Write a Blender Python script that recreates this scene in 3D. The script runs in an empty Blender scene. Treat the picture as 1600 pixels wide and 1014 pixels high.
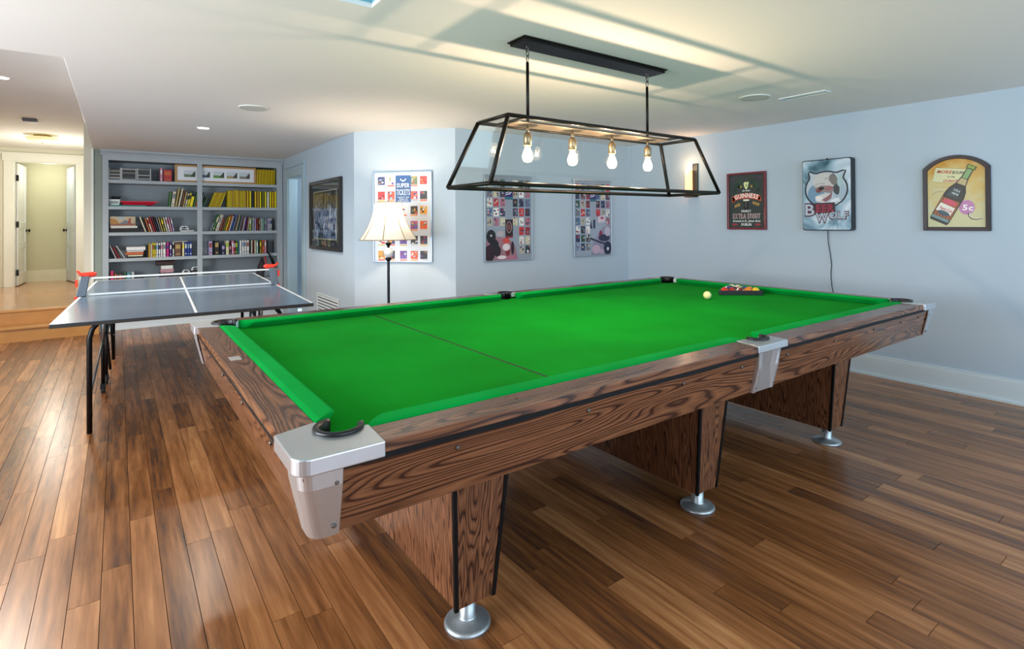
import bpy, bmesh, math, random
from mathutils import Vector, Matrix
PI = math.pi
C = bpy.context.scene.collection
scn = bpy.context.scene
random.seed(7)

# ------------------------------------------------------------------ camera
HC = 1.3882
YAW, ROLL, PITCH, FPX = 0.9472, -0.0066, 0.0072, 855.47
F = Vector((math.cos(YAW)*math.cos(PITCH), math.sin(YAW)*math.cos(PITCH), math.sin(PITCH)))
R0 = Vector((math.sin(YAW), -math.cos(YAW), 0)); U0 = R0.cross(F)
Rv = R0*math.cos(ROLL) + U0*math.sin(ROLL); Uv = -R0*math.sin(ROLL) + U0*math.cos(ROLL)
cam_d = bpy.data.cameras.new('camera'); cam = bpy.data.objects.new('camera', cam_d); C.objects.link(cam)
m = Matrix.Identity(4)
for i in range(3):
    m[i][0] = Rv[i]; m[i][1] = Uv[i]; m[i][2] = -F[i]
m[2][3] = HC
cam.matrix_world = m
cam_d.sensor_width = 36.0; cam_d.sensor_fit = 'HORIZONTAL'
cam_d.lens = FPX/1600*36.0
cam_d.shift_y = -(507-340.51)/1600
cam_d.clip_start = 0.02
scn.camera = cam

# ------------------------------------------------------------------ world, lights, exposure
w = bpy.data.worlds.new('sky'); scn.world = w; w.use_nodes = True
bg = w.node_tree.nodes['Background']; bg.inputs[0].default_value = (0.62, 0.80, 1.0, 1); bg.inputs[1].default_value = 1.0
scn.view_settings.view_transform = 'Standard'; scn.view_settings.look = 'None'
scn.view_settings.gamma = 1; scn.view_settings.use_curve_mapping = False
scn.view_settings.exposure = 0.60
scn.cycles.sample_clamp_indirect = 6.0
scn.cycles.max_bounces = 10; scn.cycles.diffuse_bounces = 5; scn.cycles.transparent_max_bounces = 24
scn.cycles.caustics_reflective = False; scn.cycles.caustics_refractive = False

def area(name, loc, rot, sx, sy, power, col):
    l = bpy.data.lights.new(name, 'AREA'); l.shape = 'RECTANGLE'; l.size = sx; l.size_y = sy
    l.energy = power; l.color = col
    o = bpy.data.objects.new(name, l); C.objects.link(o); o.location = loc; o.rotation_euler = rot; return o
def spot(name, loc, power, col, size=2.4, blend=0.6, rad=0.04):
    l = bpy.data.lights.new(name, 'SPOT'); l.energy = power; l.color = col; l.spot_size = size; l.spot_blend = blend
    l.shadow_soft_size = rad
    o = bpy.data.objects.new(name, l); C.objects.link(o); o.location = loc; return o
def point(name, loc, power, col, rad=0.03):
    l = bpy.data.lights.new(name, 'POINT'); l.energy = power; l.color = col; l.shadow_soft_size = rad
    o = bpy.data.objects.new(name, l); C.objects.link(o); o.location = loc; return o
point('passage_light', (2.65, 8.2, 2.0), 7, (.85, .94, 1.0), .1)
DAY = (0.70, 0.83, 1.0)
SKYC = (0.55, 0.80, 1.0)
WARM = (1.0, 0.72, 0.45)
# daylight through the two windows behind the camera and the one in the left wall
area('window_light', (4.05, -2.42, 1.30), (PI/2, 0, 0), 1.9, 1.75, 48, SKYC)
area('window_light', (0.9, -2.42, 1.30), (PI/2, 0, 0), 2.9, 1.75, 50, DAY)
area('window_light', (-2.92, 2.5, 1.30), (PI/2, 0, -PI/2), 3.2, 1.75, 175, (0.86, 0.93, 1.0))
# recessed can lights
spot('downlight_lamp', (0.71, 6.38, 2.34), 36, (1.0, 0.90, 0.78), 2.5)
spot('downlight_lamp', (-0.84, 6.58, 2.67), 120, (1.0, 0.93, 0.84), 2.6)
BULB_W = 12.0
H = 2.3697
XW, YB, XA, YC = 5.4545, 4.961, 2.0644, 8.9356

# ------------------------------------------------------------------ material helpers
def lin(c):
    if isinstance(c, str):
        c = [int(c[i:i+2], 16)/255 for i in (0, 2, 4)]
        c = [x/12.92 if x <= 0.04045 else ((x+0.055)/1.055)**2.4 for x in c]
    return (c[0], c[1], c[2], 1)
_mc = {}
def nm(name):
    mt = bpy.data.materials.new(name); mt.use_nodes = True
    nt = mt.node_tree; b = nt.nodes['Principled BSDF']
    return mt, nt, b
def M(col, rough=0.5, metal=0.0, var=0.06, scale=8.0, bump=0.0, key=None, emit=None, es=0.0, spec=None, coat=0.0):
    k = (str(col), rough, metal, var, scale, bump, key, str(emit), es, spec, coat)
    if k in _mc: return _mc[k]
    mt, nt, b = nm('surface')
    c = lin(col)
    tc = nt.nodes.new('ShaderNodeTexCoord'); nz = nt.nodes.new('ShaderNodeTexNoise')
    nz.inputs['Scale'].default_value = scale; nz.inputs['Detail'].default_value = 3
    nt.links.new(tc.outputs['Object'], nz.inputs['Vector'])
    mx = nt.nodes.new('ShaderNodeMix'); mx.data_type = 'RGBA'
    mx.inputs[6].default_value = tuple(x*(1-var) for x in c[:3])+(1,)
    mx.inputs[7].default_value = tuple(min(1, x*(1+var)) for x in c[:3])+(1,)
    nt.links.new(nz.outputs['Fac'], mx.inputs[0]); nt.links.new(mx.outputs[2], b.inputs['Base Color'])
    b.inputs['Roughness'].default_value = rough; b.inputs['Metallic'].default_value = metal
    if spec is not None: b.inputs['Specular IOR Level'].default_value = spec
    if coat: b.inputs['Coat Weight'].default_value = coat; b.inputs['Coat Roughness'].default_value = 0.08
    if bump:
        bp = nt.nodes.new('ShaderNodeBump'); bp.inputs['Strength'].default_value = bump; bp.inputs['Distance'].default_value = 0.002
        nt.links.new(nz.outputs['Fac'], bp.inputs['Height']); nt.links.new(bp.outputs[0], b.inputs['Normal'])
    if emit:
        b.inputs['Emission Color'].default_value = lin(emit); b.inputs['Emission Strength'].default_value = es
    _mc[k] = mt
    return mt

def rosewood(axis, dark=1.0):
    """laminate with contour-line cathedral grain running along axis"""
    k = ('rose', axis, dark)
    if k in _mc: return _mc[k]
    mt, nt, b = nm('rosewood_laminate'); N = nt.nodes.new; L = nt.links.new
    tc = N('ShaderNodeTexCoord'); mp = N('ShaderNodeMapping'); L(tc.outputs['Object'], mp.inputs[0])
    s = [7, 7, 7] if axis != 'z' else [15, 15, 15]; s['xyz'.index(axis)] = .75 if axis != 'z' else .30
    mp.inputs['Scale'].default_value = s
    n1 = N('ShaderNodeTexNoise'); n1.inputs['Scale'].default_value = 1.0; n1.inputs['Detail'].default_value = 2.0
    n1.inputs['Roughness'].default_value = 0.30; n1.inputs['Distortion'].default_value = 0.15; L(mp.outputs[0], n1.inputs['Vector'])
    ml = N('ShaderNodeMath'); ml.operation = 'MULTIPLY'; ml.inputs[1].default_value = 34 if axis != 'z' else 26; L(n1.outputs['Fac'], ml.inputs[0])
    fr = N('ShaderNodeMath'); fr.operation = 'FRACT'; L(ml.outputs[0], fr.inputs[0])
    cr = N('ShaderNodeValToRGB'); L(fr.outputs[0], cr.inputs[0])
    e = cr.color_ramp.elements
    e[0].position = 0.0; e[0].color = (0.030*dark, 0.012*dark, 0.008*dark, 1)
    e[1].position = 1.0; e[1].color = (0.10*dark, 0.036*dark, 0.018*dark, 1)
    a = e.new(0.16); a.color = (0.055*dark, 0.020*dark, 0.011*dark, 1)
    a = e.new(0.28); a.color = (0.165*dark, 0.066*dark, 0.031*dark, 1)
    a = e.new(0.75); a.color = (0.225*dark, 0.094*dark, 0.043*dark, 1)
    # fine pores
    mp2 = N('ShaderNodeMapping'); s2 = [160, 160, 160]; s2['xyz'.index(axis)] = 5; mp2.inputs['Scale'].default_value = s2
    L(tc.outputs['Object'], mp2.inputs[0])
    n2 = N('ShaderNodeTexNoise'); n2.inputs['Scale'].default_value = 1; L(mp2.outputs[0], n2.inputs['Vector'])
    mx = N('ShaderNodeMix'); mx.data_type = 'RGBA'; mx.blend_type = 'MULTIPLY'; mx.inputs[0].default_value = 0.55
    cr2 = N('ShaderNodeValToRGB'); cr2.color_ramp.elements[0].position = .35; cr2.color_ramp.elements[0].color = (.45, .42, .4, 1)
    cr2.color_ramp.elements[1].position = .62; cr2.color_ramp.elements[1].color = (1.25, 1.22, 1.2, 1)
    L(n2.outputs['Fac'], cr2.inputs[0]); L(cr.outputs[0], mx.inputs[6]); L(cr2.outputs[0], mx.inputs[7])
    L(mx.outputs[2], b.inputs['Base Color'])
    b.inputs['Roughness'].default_value = 0.24
    _mc[k] = mt; return mt

def floorwood(axis='y', base=1.0, key='f', rough=0.24):
    """strand boards: colour from the tint attribute, streaks along axis"""
    k = ('floor', axis, base, key)
    if k in _mc: return _mc[k]
    mt, nt, b = nm('floorboard_wood'); N = nt.nodes.new; L = nt.links.new
    ge = N('ShaderNodeNewGeometry'); at = N('ShaderNodeAttribute'); at.attribute_name = 'tint'
    mp = N('ShaderNodeMapping'); s = [75, 75, 75]; s['xyz'.index(axis)] = 5.0; mp.inputs['Scale'].default_value = s
    ad = N('ShaderNodeVectorMath'); ad.operation = 'MULTIPLY_ADD'; ad.inputs[1].default_value = (1, 1, 1)
    sc = N('ShaderNodeVectorMath'); sc.operation = 'SCALE'; sc.inputs['Scale'].default_value = 37; L(at.outputs['Color'], sc.inputs[0])
    L(ge.outputs['Position'], ad.inputs[0]); L(sc.outputs[0], ad.inputs[2]); L(ad.outputs[0], mp.inputs[0])
    n1 = N('ShaderNodeTexNoise'); n1.inputs['Scale'].default_value = 1; n1.inputs['Detail'].default_value = 4; L(mp.outputs[0], n1.inputs['Vector'])
    mp2 = N('ShaderNodeMapping'); s = [30, 30, 30]; s['xyz'.index(axis)] = 1.8; mp2.inputs['Scale'].default_value = s; L(ad.outputs[0], mp2.inputs[0])
    n2 = N('ShaderNodeTexNoise'); n2.inputs['Scale'].default_value = 1; n2.inputs['Detail'].default_value = 5; n2.inputs['Roughness'].default_value = .5; L(mp2.outputs[0], n2.inputs['Vector'])
    a1 = N('ShaderNodeMath'); a1.operation = 'MULTIPLY'; a1.inputs[1].default_value = 0.30; L(n1.outputs['Fac'], a1.inputs[0])
    a2 = N('ShaderNodeMath'); a2.operation = 'MULTIPLY_ADD'; a2.inputs[1].default_value = 0.68; L(n2.outputs['Fac'], a2.inputs[0]); L(a1.outputs[0], a2.inputs[2])
    sp = N('ShaderNodeSeparateColor'); L(at.outputs['Color'], sp.inputs[0])
    a3 = N('ShaderNodeMath'); a3.operation = 'MULTIPLY_ADD'; a3.inputs[1].default_value = 0.29; L(sp.outputs[0], a3.inputs[0]); L(a2.outputs[0], a3.inputs[2])
    cr = N('ShaderNodeValToRGB'); L(a3.outputs[0], cr.inputs[0]); e = cr.color_ramp.elements
    B = base
    e[0].position = .36; e[0].color = (.045*B, .020*B, .012*B, 1)
    e[1].position = 1.0; e[1].color = (.44*B, .215*B, .085*B, 1)
    q = e.new(.54); q.color = (.14*B, .052*B, .016*B, 1)
    q = e.new(.74); q.color = (.245*B, .100*B, .036*B, 1)
    L(cr.outputs[0], b.inputs['Base Color'])
    b.inputs['Roughness'].default_value = rough
    bp = N('ShaderNodeBump'); bp.inputs['Strength'].default_value = .12; bp.inputs['Distance'].default_value = .001
    L(n2.outputs['Fac'], bp.inputs['Height']); L(bp.outputs[0], b.inputs['Normal'])
    _mc[k] = mt; return mt

def vcol(name='print_ink', rough=0.4, noise=0.0):
    k = ('vc', name, rough)
    if k in _mc: return _mc[k]
    mt, nt, b = nm(name); at = nt.nodes.new('ShaderNodeAttribute'); at.attribute_name = 'tint'
    nz = nt.nodes.new('ShaderNodeTexNoise'); nz.inputs['Scale'].default_value = 120
    mx = nt.nodes.new('ShaderNodeMix'); mx.data_type = 'RGBA'; mx.blend_type = 'MULTIPLY'; mx.inputs[0].default_value = noise
    nt.links.new(at.outputs['Color'], mx.inputs[6]); nt.links.new(nz.outputs['Color'], mx.inputs[7])
    nt.links.new(mx.outputs[2], b.inputs['Base Color']); b.inputs['Roughness'].default_value = rough
    _mc[k] = mt; return mt

def glass(tint=(0.97, 0.98, 0.96), refl=0.10):
    k = ('glass', tint, refl)
    if k in _mc: return _mc[k]
    mt = bpy.data.materials.new('thin_glass'); mt.use_nodes = True; nt = mt.node_tree; nt.nodes.clear()
    o = nt.nodes.new('ShaderNodeOutputMaterial'); t = nt.nodes.new('ShaderNodeBsdfTransparent'); g = nt.nodes.new('ShaderNodeBsdfGlossy')
    t.inputs[0].default_value = tint+(1,); g.inputs['Roughness'].default_value = 0.0
    nz = nt.nodes.new('ShaderNodeTexNoise'); nz.inputs['Scale'].default_value = 3
    fr = nt.nodes.new('ShaderNodeLayerWeight'); fr.inputs['Blend'].default_value = .5
    pw = nt.nodes.new('ShaderNodeMath'); pw.operation = 'POWER'; pw.inputs[1].default_value = 4.0; nt.links.new(fr.outputs['Facing'], pw.inputs[0])
    ma = nt.nodes.new('ShaderNodeMath'); ma.operation = 'MULTIPLY_ADD'; ma.inputs[1].default_value = .35; ma.inputs[2].default_value = refl; nt.links.new(pw.outputs[0], ma.inputs[0])
    mx = nt.nodes.new('ShaderNodeMixShader'); nt.links.new(ma.outputs[0], mx.inputs[0])
    nt.links.new(t.outputs[0], mx.inputs[1]); nt.links.new(g.outputs[0], mx.inputs[2]); nt.links.new(mx.outputs[0], o.inputs[0])
    _mc[k] = mt; return mt

# ------------------------------------------------------------------ mesh helpers
def box(bm, x0, x1, y0, y1, z0, z1, col=None):
    vs = [bm.verts.new(p) for p in ((x0,y0,z0),(x1,y0,z0),(x1,y1,z0),(x0,y1,z0),(x0,y0,z1),(x1,y0,z1),(x1,y1,z1),(x0,y1,z1))]
    fs = [bm.faces.new([vs[i] for i in f]) for f in ((0,3,2,1),(4,5,6,7),(0,1,5,4),(1,2,6,5),(2,3,7,6),(3,0,4,7))]
    if col is not None: paint(bm, fs, col)
    return vs
def paint(bm, fs, col):
    ly = bm.loops.layers.float_color.get('tint') or bm.loops.layers.float_color.new('tint')
    for f in fs:
        for l in f.loops: l[ly] = col
def hexa(bm, b4, t4):
    vs = [bm.verts.new(p) for p in list(b4)+list(t4)]
    for f in ((0,3,2,1),(4,5,6,7),(0,1,5,4),(1,2,6,5),(2,3,7,6),(3,0,4,7)): bm.faces.new([vs[i] for i in f])
    return vs
def prism(bm, pts, z0, z1, axis='z'):
    """extrude a 2-D outline; axis z: (x,y) outline, axis y: (x,z) outline between y=z0..z1, axis x: (y,z) outline"""
    f3 = {'z': lambda p, h: (p[0], p[1], h), 'y': lambda p, h: (p[0], h, p[1]), 'x': lambda p, h: (h, p[0], p[1])}[axis]
    a = [bm.verts.new(f3(p, z0)) for p in pts]; b = [bm.verts.new(f3(p, z1)) for p in pts]
    n = len(pts); fs = [bm.faces.new(a[::-1]), bm.faces.new(b)]
    for i in range(n): fs.append(bm.faces.new((a[i], a[(i+1) % n], b[(i+1) % n], b[i])))
    return fs
def tube(bm, pts, r, seg=10, cap=True, radii=None):
    pts = [Vector(p) for p in pts]; rings = []
    n = len(pts); up = None
    for i, p in enumerate(pts):
        t = (pts[min(i+1, n-1)] - pts[max(i-1, 0)]).normalized()
        if up is None:
            up = Vector((0,0,1)) if abs(t.z) < .9 else Vector((1,0,0))
        s = t.cross(up).normalized(); up = s.cross(t).normalized()
        rr = radii[i] if radii else r
        rings.append([bm.verts.new(p + s*rr*math.cos(2*PI*k/seg) + up*rr*math.sin(2*PI*k/seg)) for k in range(seg)])
    for a, b in zip(rings, rings[1:]):
        for k in range(seg):
            f = bm.faces.new((a[k], a[(k+1) % seg], b[(k+1) % seg], b[k])); f.smooth = True
    if cap: bm.faces.new(rings[0][::-1]); bm.faces.new(rings[-1])
def lathe(bm, prof, seg=32, cx=0, cy=0, smooth=True, a0=0.0, a1=2*PI):
    full = abs(a1-a0-2*PI) < 1e-6
    n = seg if full else seg+1
    rings = []
    for r, z in prof:
        rings.append([bm.verts.new((cx+r*math.cos(a0+(a1-a0)*k/seg), cy+r*math.sin(a0+(a1-a0)*k/seg), z)) for k in range(n)])
    for a, b in zip(rings, rings[1:]):
        for k in range(seg):
            k2 = (k+1) % n
            f = bm.faces.new((a[k], a[k2], b[k2], b[k])); f.smooth = smooth
def B(): return bmesh.new()
def obj(name, bm, mat, parent=None, bevel=0.0, seg=2, loc=None, smooth=False, fix=True):
    bmesh.ops.remove_doubles(bm, verts=bm.verts, dist=1e-6)
    if fix: bmesh.ops.recalc_face_normals(bm, faces=bm.faces)
    me = bpy.data.meshes.new(name); bm.to_mesh(me); bm.free()
    if isinstance(mat, (list, tuple)):
        for x in mat: me.materials.append(x)
    else: me.materials.append(mat)
    o = bpy.data.objects.new(name, me); C.objects.link(o)
    if parent: o.parent = parent
    if loc: o.location = loc
    if smooth:
        for p in me.polygons: p.use_smooth = True
    if bevel:
        md = o.modifiers.new('bevel', 'BEVEL'); md.width = bevel; md.segments = seg; md.limit_method = 'ANGLE'; md.angle_limit = 0.6
    return o
def bx(name, dims, mat, parent=None, bevel=0.0):
    bm = B(); box(bm, *dims); return obj(name, bm, mat, parent, bevel)
def tag(o, label=None, cat=None, group=None, kind=None):
    if label: o['label'] = label
    if cat: o['category'] = cat
    if group: o['group'] = group
    if kind: o['kind'] = kind
    return o
def thing(name, label, cat, loc=(0,0,0), rz=0, group=None):
    o = bpy.data.objects.new(name, None); C.objects.link(o); o.empty_display_size = .1
    o.location = loc; o.rotation_euler = (0,0,rz); return tag(o, label, cat, group)
def struct(name, bm, mat, parent=None, bevel=0.0):
    o = obj(name, bm, mat, parent, bevel)
    if not parent: o['kind'] = 'structure'
    return o
def sb(name, dims, mat, parent=None, bevel=0.0):
    bm = B(); box(bm, *dims); return struct(name, bm, mat, parent, bevel)
_tc = {}
def letters(bm, s, size, x=0, z=0, y=0, arc=None, width=None, shear=0.0, align='C', rot=0.0, bold=.028):
    """flat lettering in the local x/z plane at depth y (facing -y); arc = radius (positive arches up)"""
    gl = []; xx = 0
    for ch in s:
        if ch == ' ': xx += .32; continue
        if (ch, bold) not in _tc:
            cu = bpy.data.curves.new('t', 'FONT'); cu.body = ch; cu.resolution_u = 2; cu.offset = bold
            ob = bpy.data.objects.new('t', cu); C.objects.link(ob)
            me = bpy.data.meshes.new_from_object(ob.evaluated_get(bpy.context.evaluated_depsgraph_get()))
            v = [(p.co.x, p.co.y) for p in me.vertices]; f = [tuple(p.vertices) for p in me.polygons]
            bpy.data.objects.remove(ob); bpy.data.curves.remove(cu); bpy.data.meshes.remove(me)
            _tc[(ch, bold)] = (v, f)
        v, f = _tc[(ch, bold)]
        if not v: continue
        mn = min(p[0] for p in v); mxx = max(p[0] for p in v)
        gl.append((xx, [(p[0]-mn, p[1]) for p in v], f, mxx-mn)); xx += mxx-mn+.09
    tot = xx-.09
    k = size if width is None else width/tot/1.0
    kz = size
    for gx, v, f, wd in gl:
        c = gx+wd/2-tot/2
        vs = []
        for px, pz in v:
            lx = (px-wd/2)*k + shear*pz*kz; lz = pz*kz
            if arc:
                a = c*k/arc
                wx = arc*math.sin(a)+lx*math.cos(a)+lz*math.sin(a); wz = arc*(math.cos(a)-1)-lx*math.sin(a)+lz*math.cos(a)
            else: wx, wz = c*k+lx, lz
            if align == 'L': wx += tot*k/2
            if rot: wx, wz = wx*math.cos(rot)-wz*math.sin(rot), wx*math.sin(rot)+wz*math.cos(rot)
            vs.append(bm.verts.new((x+wx, y, z+wz)))
        for q in f:
            try: bm.faces.new([vs[i] for i in q])
            except ValueError: pass
def text(name, items, mat, parent, y):
    bm = B()
    for it in items: letters(bm, y=y, **it)
    return obj(name, bm, mat, parent, fix=False)
def poly_face(bm, pts, y, col=None):
    f = bm.faces.new([bm.verts.new((p[0], y, p[1])) for p in pts])
    f.normal_update()
    if f.normal.y > 0: f.normal_flip()
    if col is not None: paint(bm, [f], col)
    return f
def ribbon(bm, pts, wd, y, closed=False, col=None):
    n = len(pts)
    idx = range(n if closed else n-1)
    P = [Vector(p) for p in pts]
    nr = []
    for i in range(n):
        a = P[(i-1) % n] if closed or i > 0 else P[i]; b = P[(i+1) % n] if closed or i < n-1 else P[i]
        t = (b-a).normalized(); nr.append(Vector((-t.y, t.x)))
    for i in idx:
        j = (i+1) % n
        q = [P[i]-nr[i]*wd/2, P[j]-nr[j]*wd/2, P[j]+nr[j]*wd/2, P[i]+nr[i]*wd/2]
        poly_face(bm, q, y, col)
def ell(cx, cz, rx, rz, n=28, a0=0, a1=2*PI, rot=0):
    o = []
    for k in range(n if abs(a1-a0-2*PI) < 1e-6 else n+1):
        a = a0+(a1-a0)*k/n; x = rx*math.cos(a); z = rz*math.sin(a)
        o.append((cx+x*math.cos(rot)-z*math.sin(rot), cz+x*math.sin(rot)+z*math.cos(rot)))
    return o

ORD = ['first','second','third','fourth','fifth','sixth','seventh','eighth','ninth','tenth','eleventh','twelfth','thirteenth','fourteenth',
 'fifteenth','sixteenth','seventeenth','eighteenth','nineteenth','twentieth','twenty-first','twenty-second','twenty-third','twenty-fourth',
 'twenty-fifth','twenty-sixth','twenty-seventh','twenty-eighth','twenty-ninth','thirtieth','thirty-first','thirty-second','thirty-third','thirty-fourth','thirty-fifth','thirty-sixth']

# ================================================================== STRUCTURE
wallm = M('b5c5d1', .75, var=.02, scale=1.5, bump=.03)
wallh = M('dcdac8', .8, var=.02, scale=1.5)
ceilm = M('e6e6e2', .85, var=.015, scale=1.2, bump=.03)
trimw = M('d3dde0', .4, var=.02)
hallt = M('eef0e6', .4, var=.02)
hollow = M('3a2a20', .8)

# floor: dark underlay, and boards one by one
bm = B(); box(bm, -3.0, 5.5, -2.5, 9.0, -.06, -.012)
floor = struct('floor', bm, hollow)
fw = floorwood('y', 1.4, rough=.27)
def pj(x, y, z):
    v = Vector((x, y, z-HC)); d = v.dot(F)
    if d < .15: return None
    return 800+FPX*v.dot(Rv)/d, 340.5-FPX*v.dot(Uv)/d, d
rnd = random.Random(3)
boards = []
PW = 0.0975; gap = .0011
nx = int(8.4/PW)+1
for i in range(nx):
    x = -2.98+i*PW; y = -2.5-rnd.random()*1.2
    while y < 8.98:
        ln = rnd.choice((.62, .92, 1.25, 1.83)); y1 = min(y+ln, 8.98)
        if y1 > -2.4 and x < 5.44:
            ya = max(y, -2.49); cx, cy = x+PW/2, (ya+y1)/2
            best = 0
            for ty in (ya, cy, y1):
                q = pj(cx, ty, 0)
                if q and -60 < q[0] < 1660 and 0 < q[1] < 1060: best = max(best, 1/q[2])
            tint = rnd.random()**1.3
            boards.append((best*(y1-ya)**.3, x, min(x+PW, 5.45), ya, y1, (tint, rnd.random(), rnd.random(), 1)))
        y = y1
boards.sort(key=lambda b: -b[0])
rest = B(); n_single = 0
for k, (s, xa, xb, ya, yb, t) in enumerate(boards):
    if k < 298 and s > 0:
        bm = B(); box(bm, xa+gap, xb-gap, ya+gap, yb-gap, -.012, 0, t)
        obj('plank', bm, fw, floor)
    else: box(rest, xa+gap, xb-gap, ya+gap, yb-gap, -.012, 0, t)
o = obj('plank_field', rest, fw, floor); o['kind'] = 'stuff'

# raised hall floor and two steps
hw = M('c99a74', .16, var=.12, scale=3)
bm = B(); box(bm, -2.4, -.20, 9.02, 13.4, -.05, .315); hf = struct('floor', bm, M('9a6a3c', .5))
bm = B(); r2 = random.Random(5); yy = 9.12
while yy < 13.38:
    xx = -2.4
    while xx < -.2:
        l2 = r2.choice((.6, .9, 1.3)); xe = min(xx+l2, -.2)
        box(bm, xx+gap, xe-gap, yy+gap, yy+.1-gap, .315, .345, (r2.random()*.6+.25, r2.random(), r2.random(), 1)); xx = xe
    yy += .1
o = obj('plank_field', bm, hw, hf); o['kind'] = 'stuff'
stepm = M('c28a4a', .35, var=.18, scale=6)
def paintbox(name, dims, mat, parent, t, bevel=0):
    bm = B(); box(bm, *dims, (t, .3, .6, 1)); return obj(name, bm, mat, parent, bevel)
paintbox('nosing', (-2.4, -.19, 8.995, 9.12, .318, .347), stepm, hf, .9, .006)
bm = B(); box(bm, -2.4, -.20, 8.74, 9.02, 0, .145, (.3, .2, .1, 1)); st = struct('trim_1', bm, stepm)
st['label'] = 'wooden step up to the hall'
paintbox('riser', (-2.4, -.2, 8.728, 8.74, 0, .146), stepm, st, .75)
paintbox('riser', (-2.4, -.2, 9.008, 9.02, .175, .318), stepm, st, .7)
paintbox('tread', (-2.4, -.19, 8.705, 9.02, .147, .175), stepm, st, .85, .006)

T = .12
# right wall
sb('wall_right', (XW, XW+T, -2.5, 5.08, 0, H), wallm)
sb('wall_far', (2.846, XW, YB, YB+T, 0, H), wallm)
bm = B(); c1 = Vector((2.846, 4.961)); c2 = Vector((2.064, 5.778)); nn = Vector((.722, .691))*T
prism(bm, [tuple(c1), tuple(c1+nn), tuple(c2+nn), tuple(c2)], 0, H); struct('wall_corner', bm, wallm)
# wall with a doorway, facing the left (x = XA)
bm = B()
box(bm, XA, XA+T, 5.778, 7.80, 0, H); box(bm, XA, XA+T, 8.55, 9.3, 0, H); box(bm, XA, XA+T, 7.80, 8.55, 2.06, H)
struct('wall_passage', bm, wallm)
sb('wall_passage_back', (3.1, 3.2, 7.0, 9.3, 0, H), M('c9d6dc', .7))
sb('wall_bookcase', (-.26, 3.1, 9.26, 9.36, 0, H), wallm)
sb('wall_bookcase_end', (-.26, -.166, 8.93, 9.36, 0, H), M('8f9a90', .75))  # same wall, its shade painted in as a darker colour
sb('wall_hall_right', (-.36, -.262, 8.93, 12.4, 0, 2.72), wallh)
# hall end wall with door opening
bm = B()
box(bm, -2.4, -1.43, 12.4, 12.52, .3, 2.72); box(bm, -.60, -.26, 12.4, 12.52, .3, 2.72); box(bm, -1.43, -.60, 12.4, 12.52, 2.47, 2.72)
struct('wall_hall_end', bm, wallh)
sb('wall_hall_left', (-2.5, -2.4, 8.95, 13.5, 0, 2.72), wallh)
sb('wall_closet_back', (-2.4, -.2, 13.32, 13.42, .3, 2.9), M('cfccaa', .8, var=.02))
sb('wall_closet_right', (-.55, -.45, 12.52, 13.32, .3, 2.9), wallh)
sb('wall_left_front', (-3.1, -3.0, 4.3, 9.0, 0, 2.72), wallm)
sb('wall_left_end', (-3.1, -2.4, 8.9, 9.0, 0, 2.72), wallm)
# left wall with a window, rear wall with two windows (behind the camera)
bm = B()
box(bm, -3.1, -3.0, -2.5, .9, 0, H); box(bm, -3.1, -3.0, 4.1, 4.3, 0, H); box(bm, -3.1, -3.0, .9, 4.1, 0, .4); box(bm, -3.1, -3.0, .9, 4.1, 2.2, H)
struct('wall_left', bm, wallm)
bm = B()
for a, b_ in ((-3.1, -.6), (2.4, 3.1), (5.0, 5.58)): box(bm, a, b_, -2.6, -2.5, 0, H)
for a, b_ in ((-.6, 2.4), (3.1, 5.0)): box(bm, a, b_, -2.6, -2.5, 0, .4); box(bm, a, b_, -2.6, -2.5, 2.2, H)
struct('wall_rear', bm, wallm)
def window(n, horizontal, a, b_, c):
    o = thing('window_%d' % n, None, None); o['kind'] = 'structure'
    def bar(name, u0, u1, z0, z1, mat, t=.05):
        if horizontal: bx(name, (u0, u1, c-t/2, c+t/2, z0, z1), mat, o)
        else: bx(name, (c-t/2, c+t/2, u0, u1, z0, z1), mat, o)
    mid = (a+b_)/2
    for u0, u1, z0, z1 in ((a, a+.06, .4, 2.2), (b_-.06, b_, .4, 2.2), (a, b_, .4, .46), (a, b_, 2.14, 2.2), (mid-.03, mid+.03, .46, 2.14)):
        bar('window_frame', u0, u1, z0, z1, trimw)
    bar('pane', a+.06, mid-.03, .46, 2.14, glass(), .006); bar('pane', mid+.03, b_-.06, .46, 2.14, glass(), .006)
window(1, True, -.6, 2.4, -2.55); window(2, True, 3.1, 5.0, -2.55); window(3, False, .9, 4.1, -3.05)

# ceiling: flat, with a raised hall part and a small recess
bm = B(); t = .02
def cslab(x0, x1, y0, y1): box(bm, x0, x1, y0, y1, H, H+t)
cslab(-3.1, -.9, -2.6, 4.13); cslab(-.9, .941, -2.6, .9); cslab(-.9, .941, 2.392, 4.13); cslab(.941, 5.58, -2.6, 5.1)
cslab(-.255, .941, 4.13, 9.4); cslab(.941, 3.2, 5.1, 9.4)
struct('ceiling', bm, ceilm)
bm = B()
box(bm, -3.1, -.255, 4.11, 4.13, H+t, 2.72); box(bm, -.265, -.255, 4.13, 9.0, H+t, 2.72); box(bm, -3.1, -.2, 4.1, 13.5, 2.70, 2.72)
struct('ceiling_hall', bm, ceilm)
bm = B()
box(bm, .941, .961, .88, 2.412, H+t, 2.72); box(bm, -.92, .941, 2.392, 2.412, H+t, 2.72); box(bm, -.92, -.9, .88, 2.392, H+t, 2.72)
box(bm, -.9, .941, .88, .9, H+t, 2.72); box(bm, -.92, .961, .88, 2.412, 2.72, 2.74)
struct('ceiling_recess', bm, M('7fb6c4', .7))  # teal light inside the recess is put into this colour
point('recess_fill', (-.2, 1.6, 2.6), 3, (.7, .92, 1.0))  # added unseen point light that brightens the recess, no fitting here
sb('ceiling_closet', (-2.4, -.2, 12.5, 13.42, 2.9, 2.92), ceilm)

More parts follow.
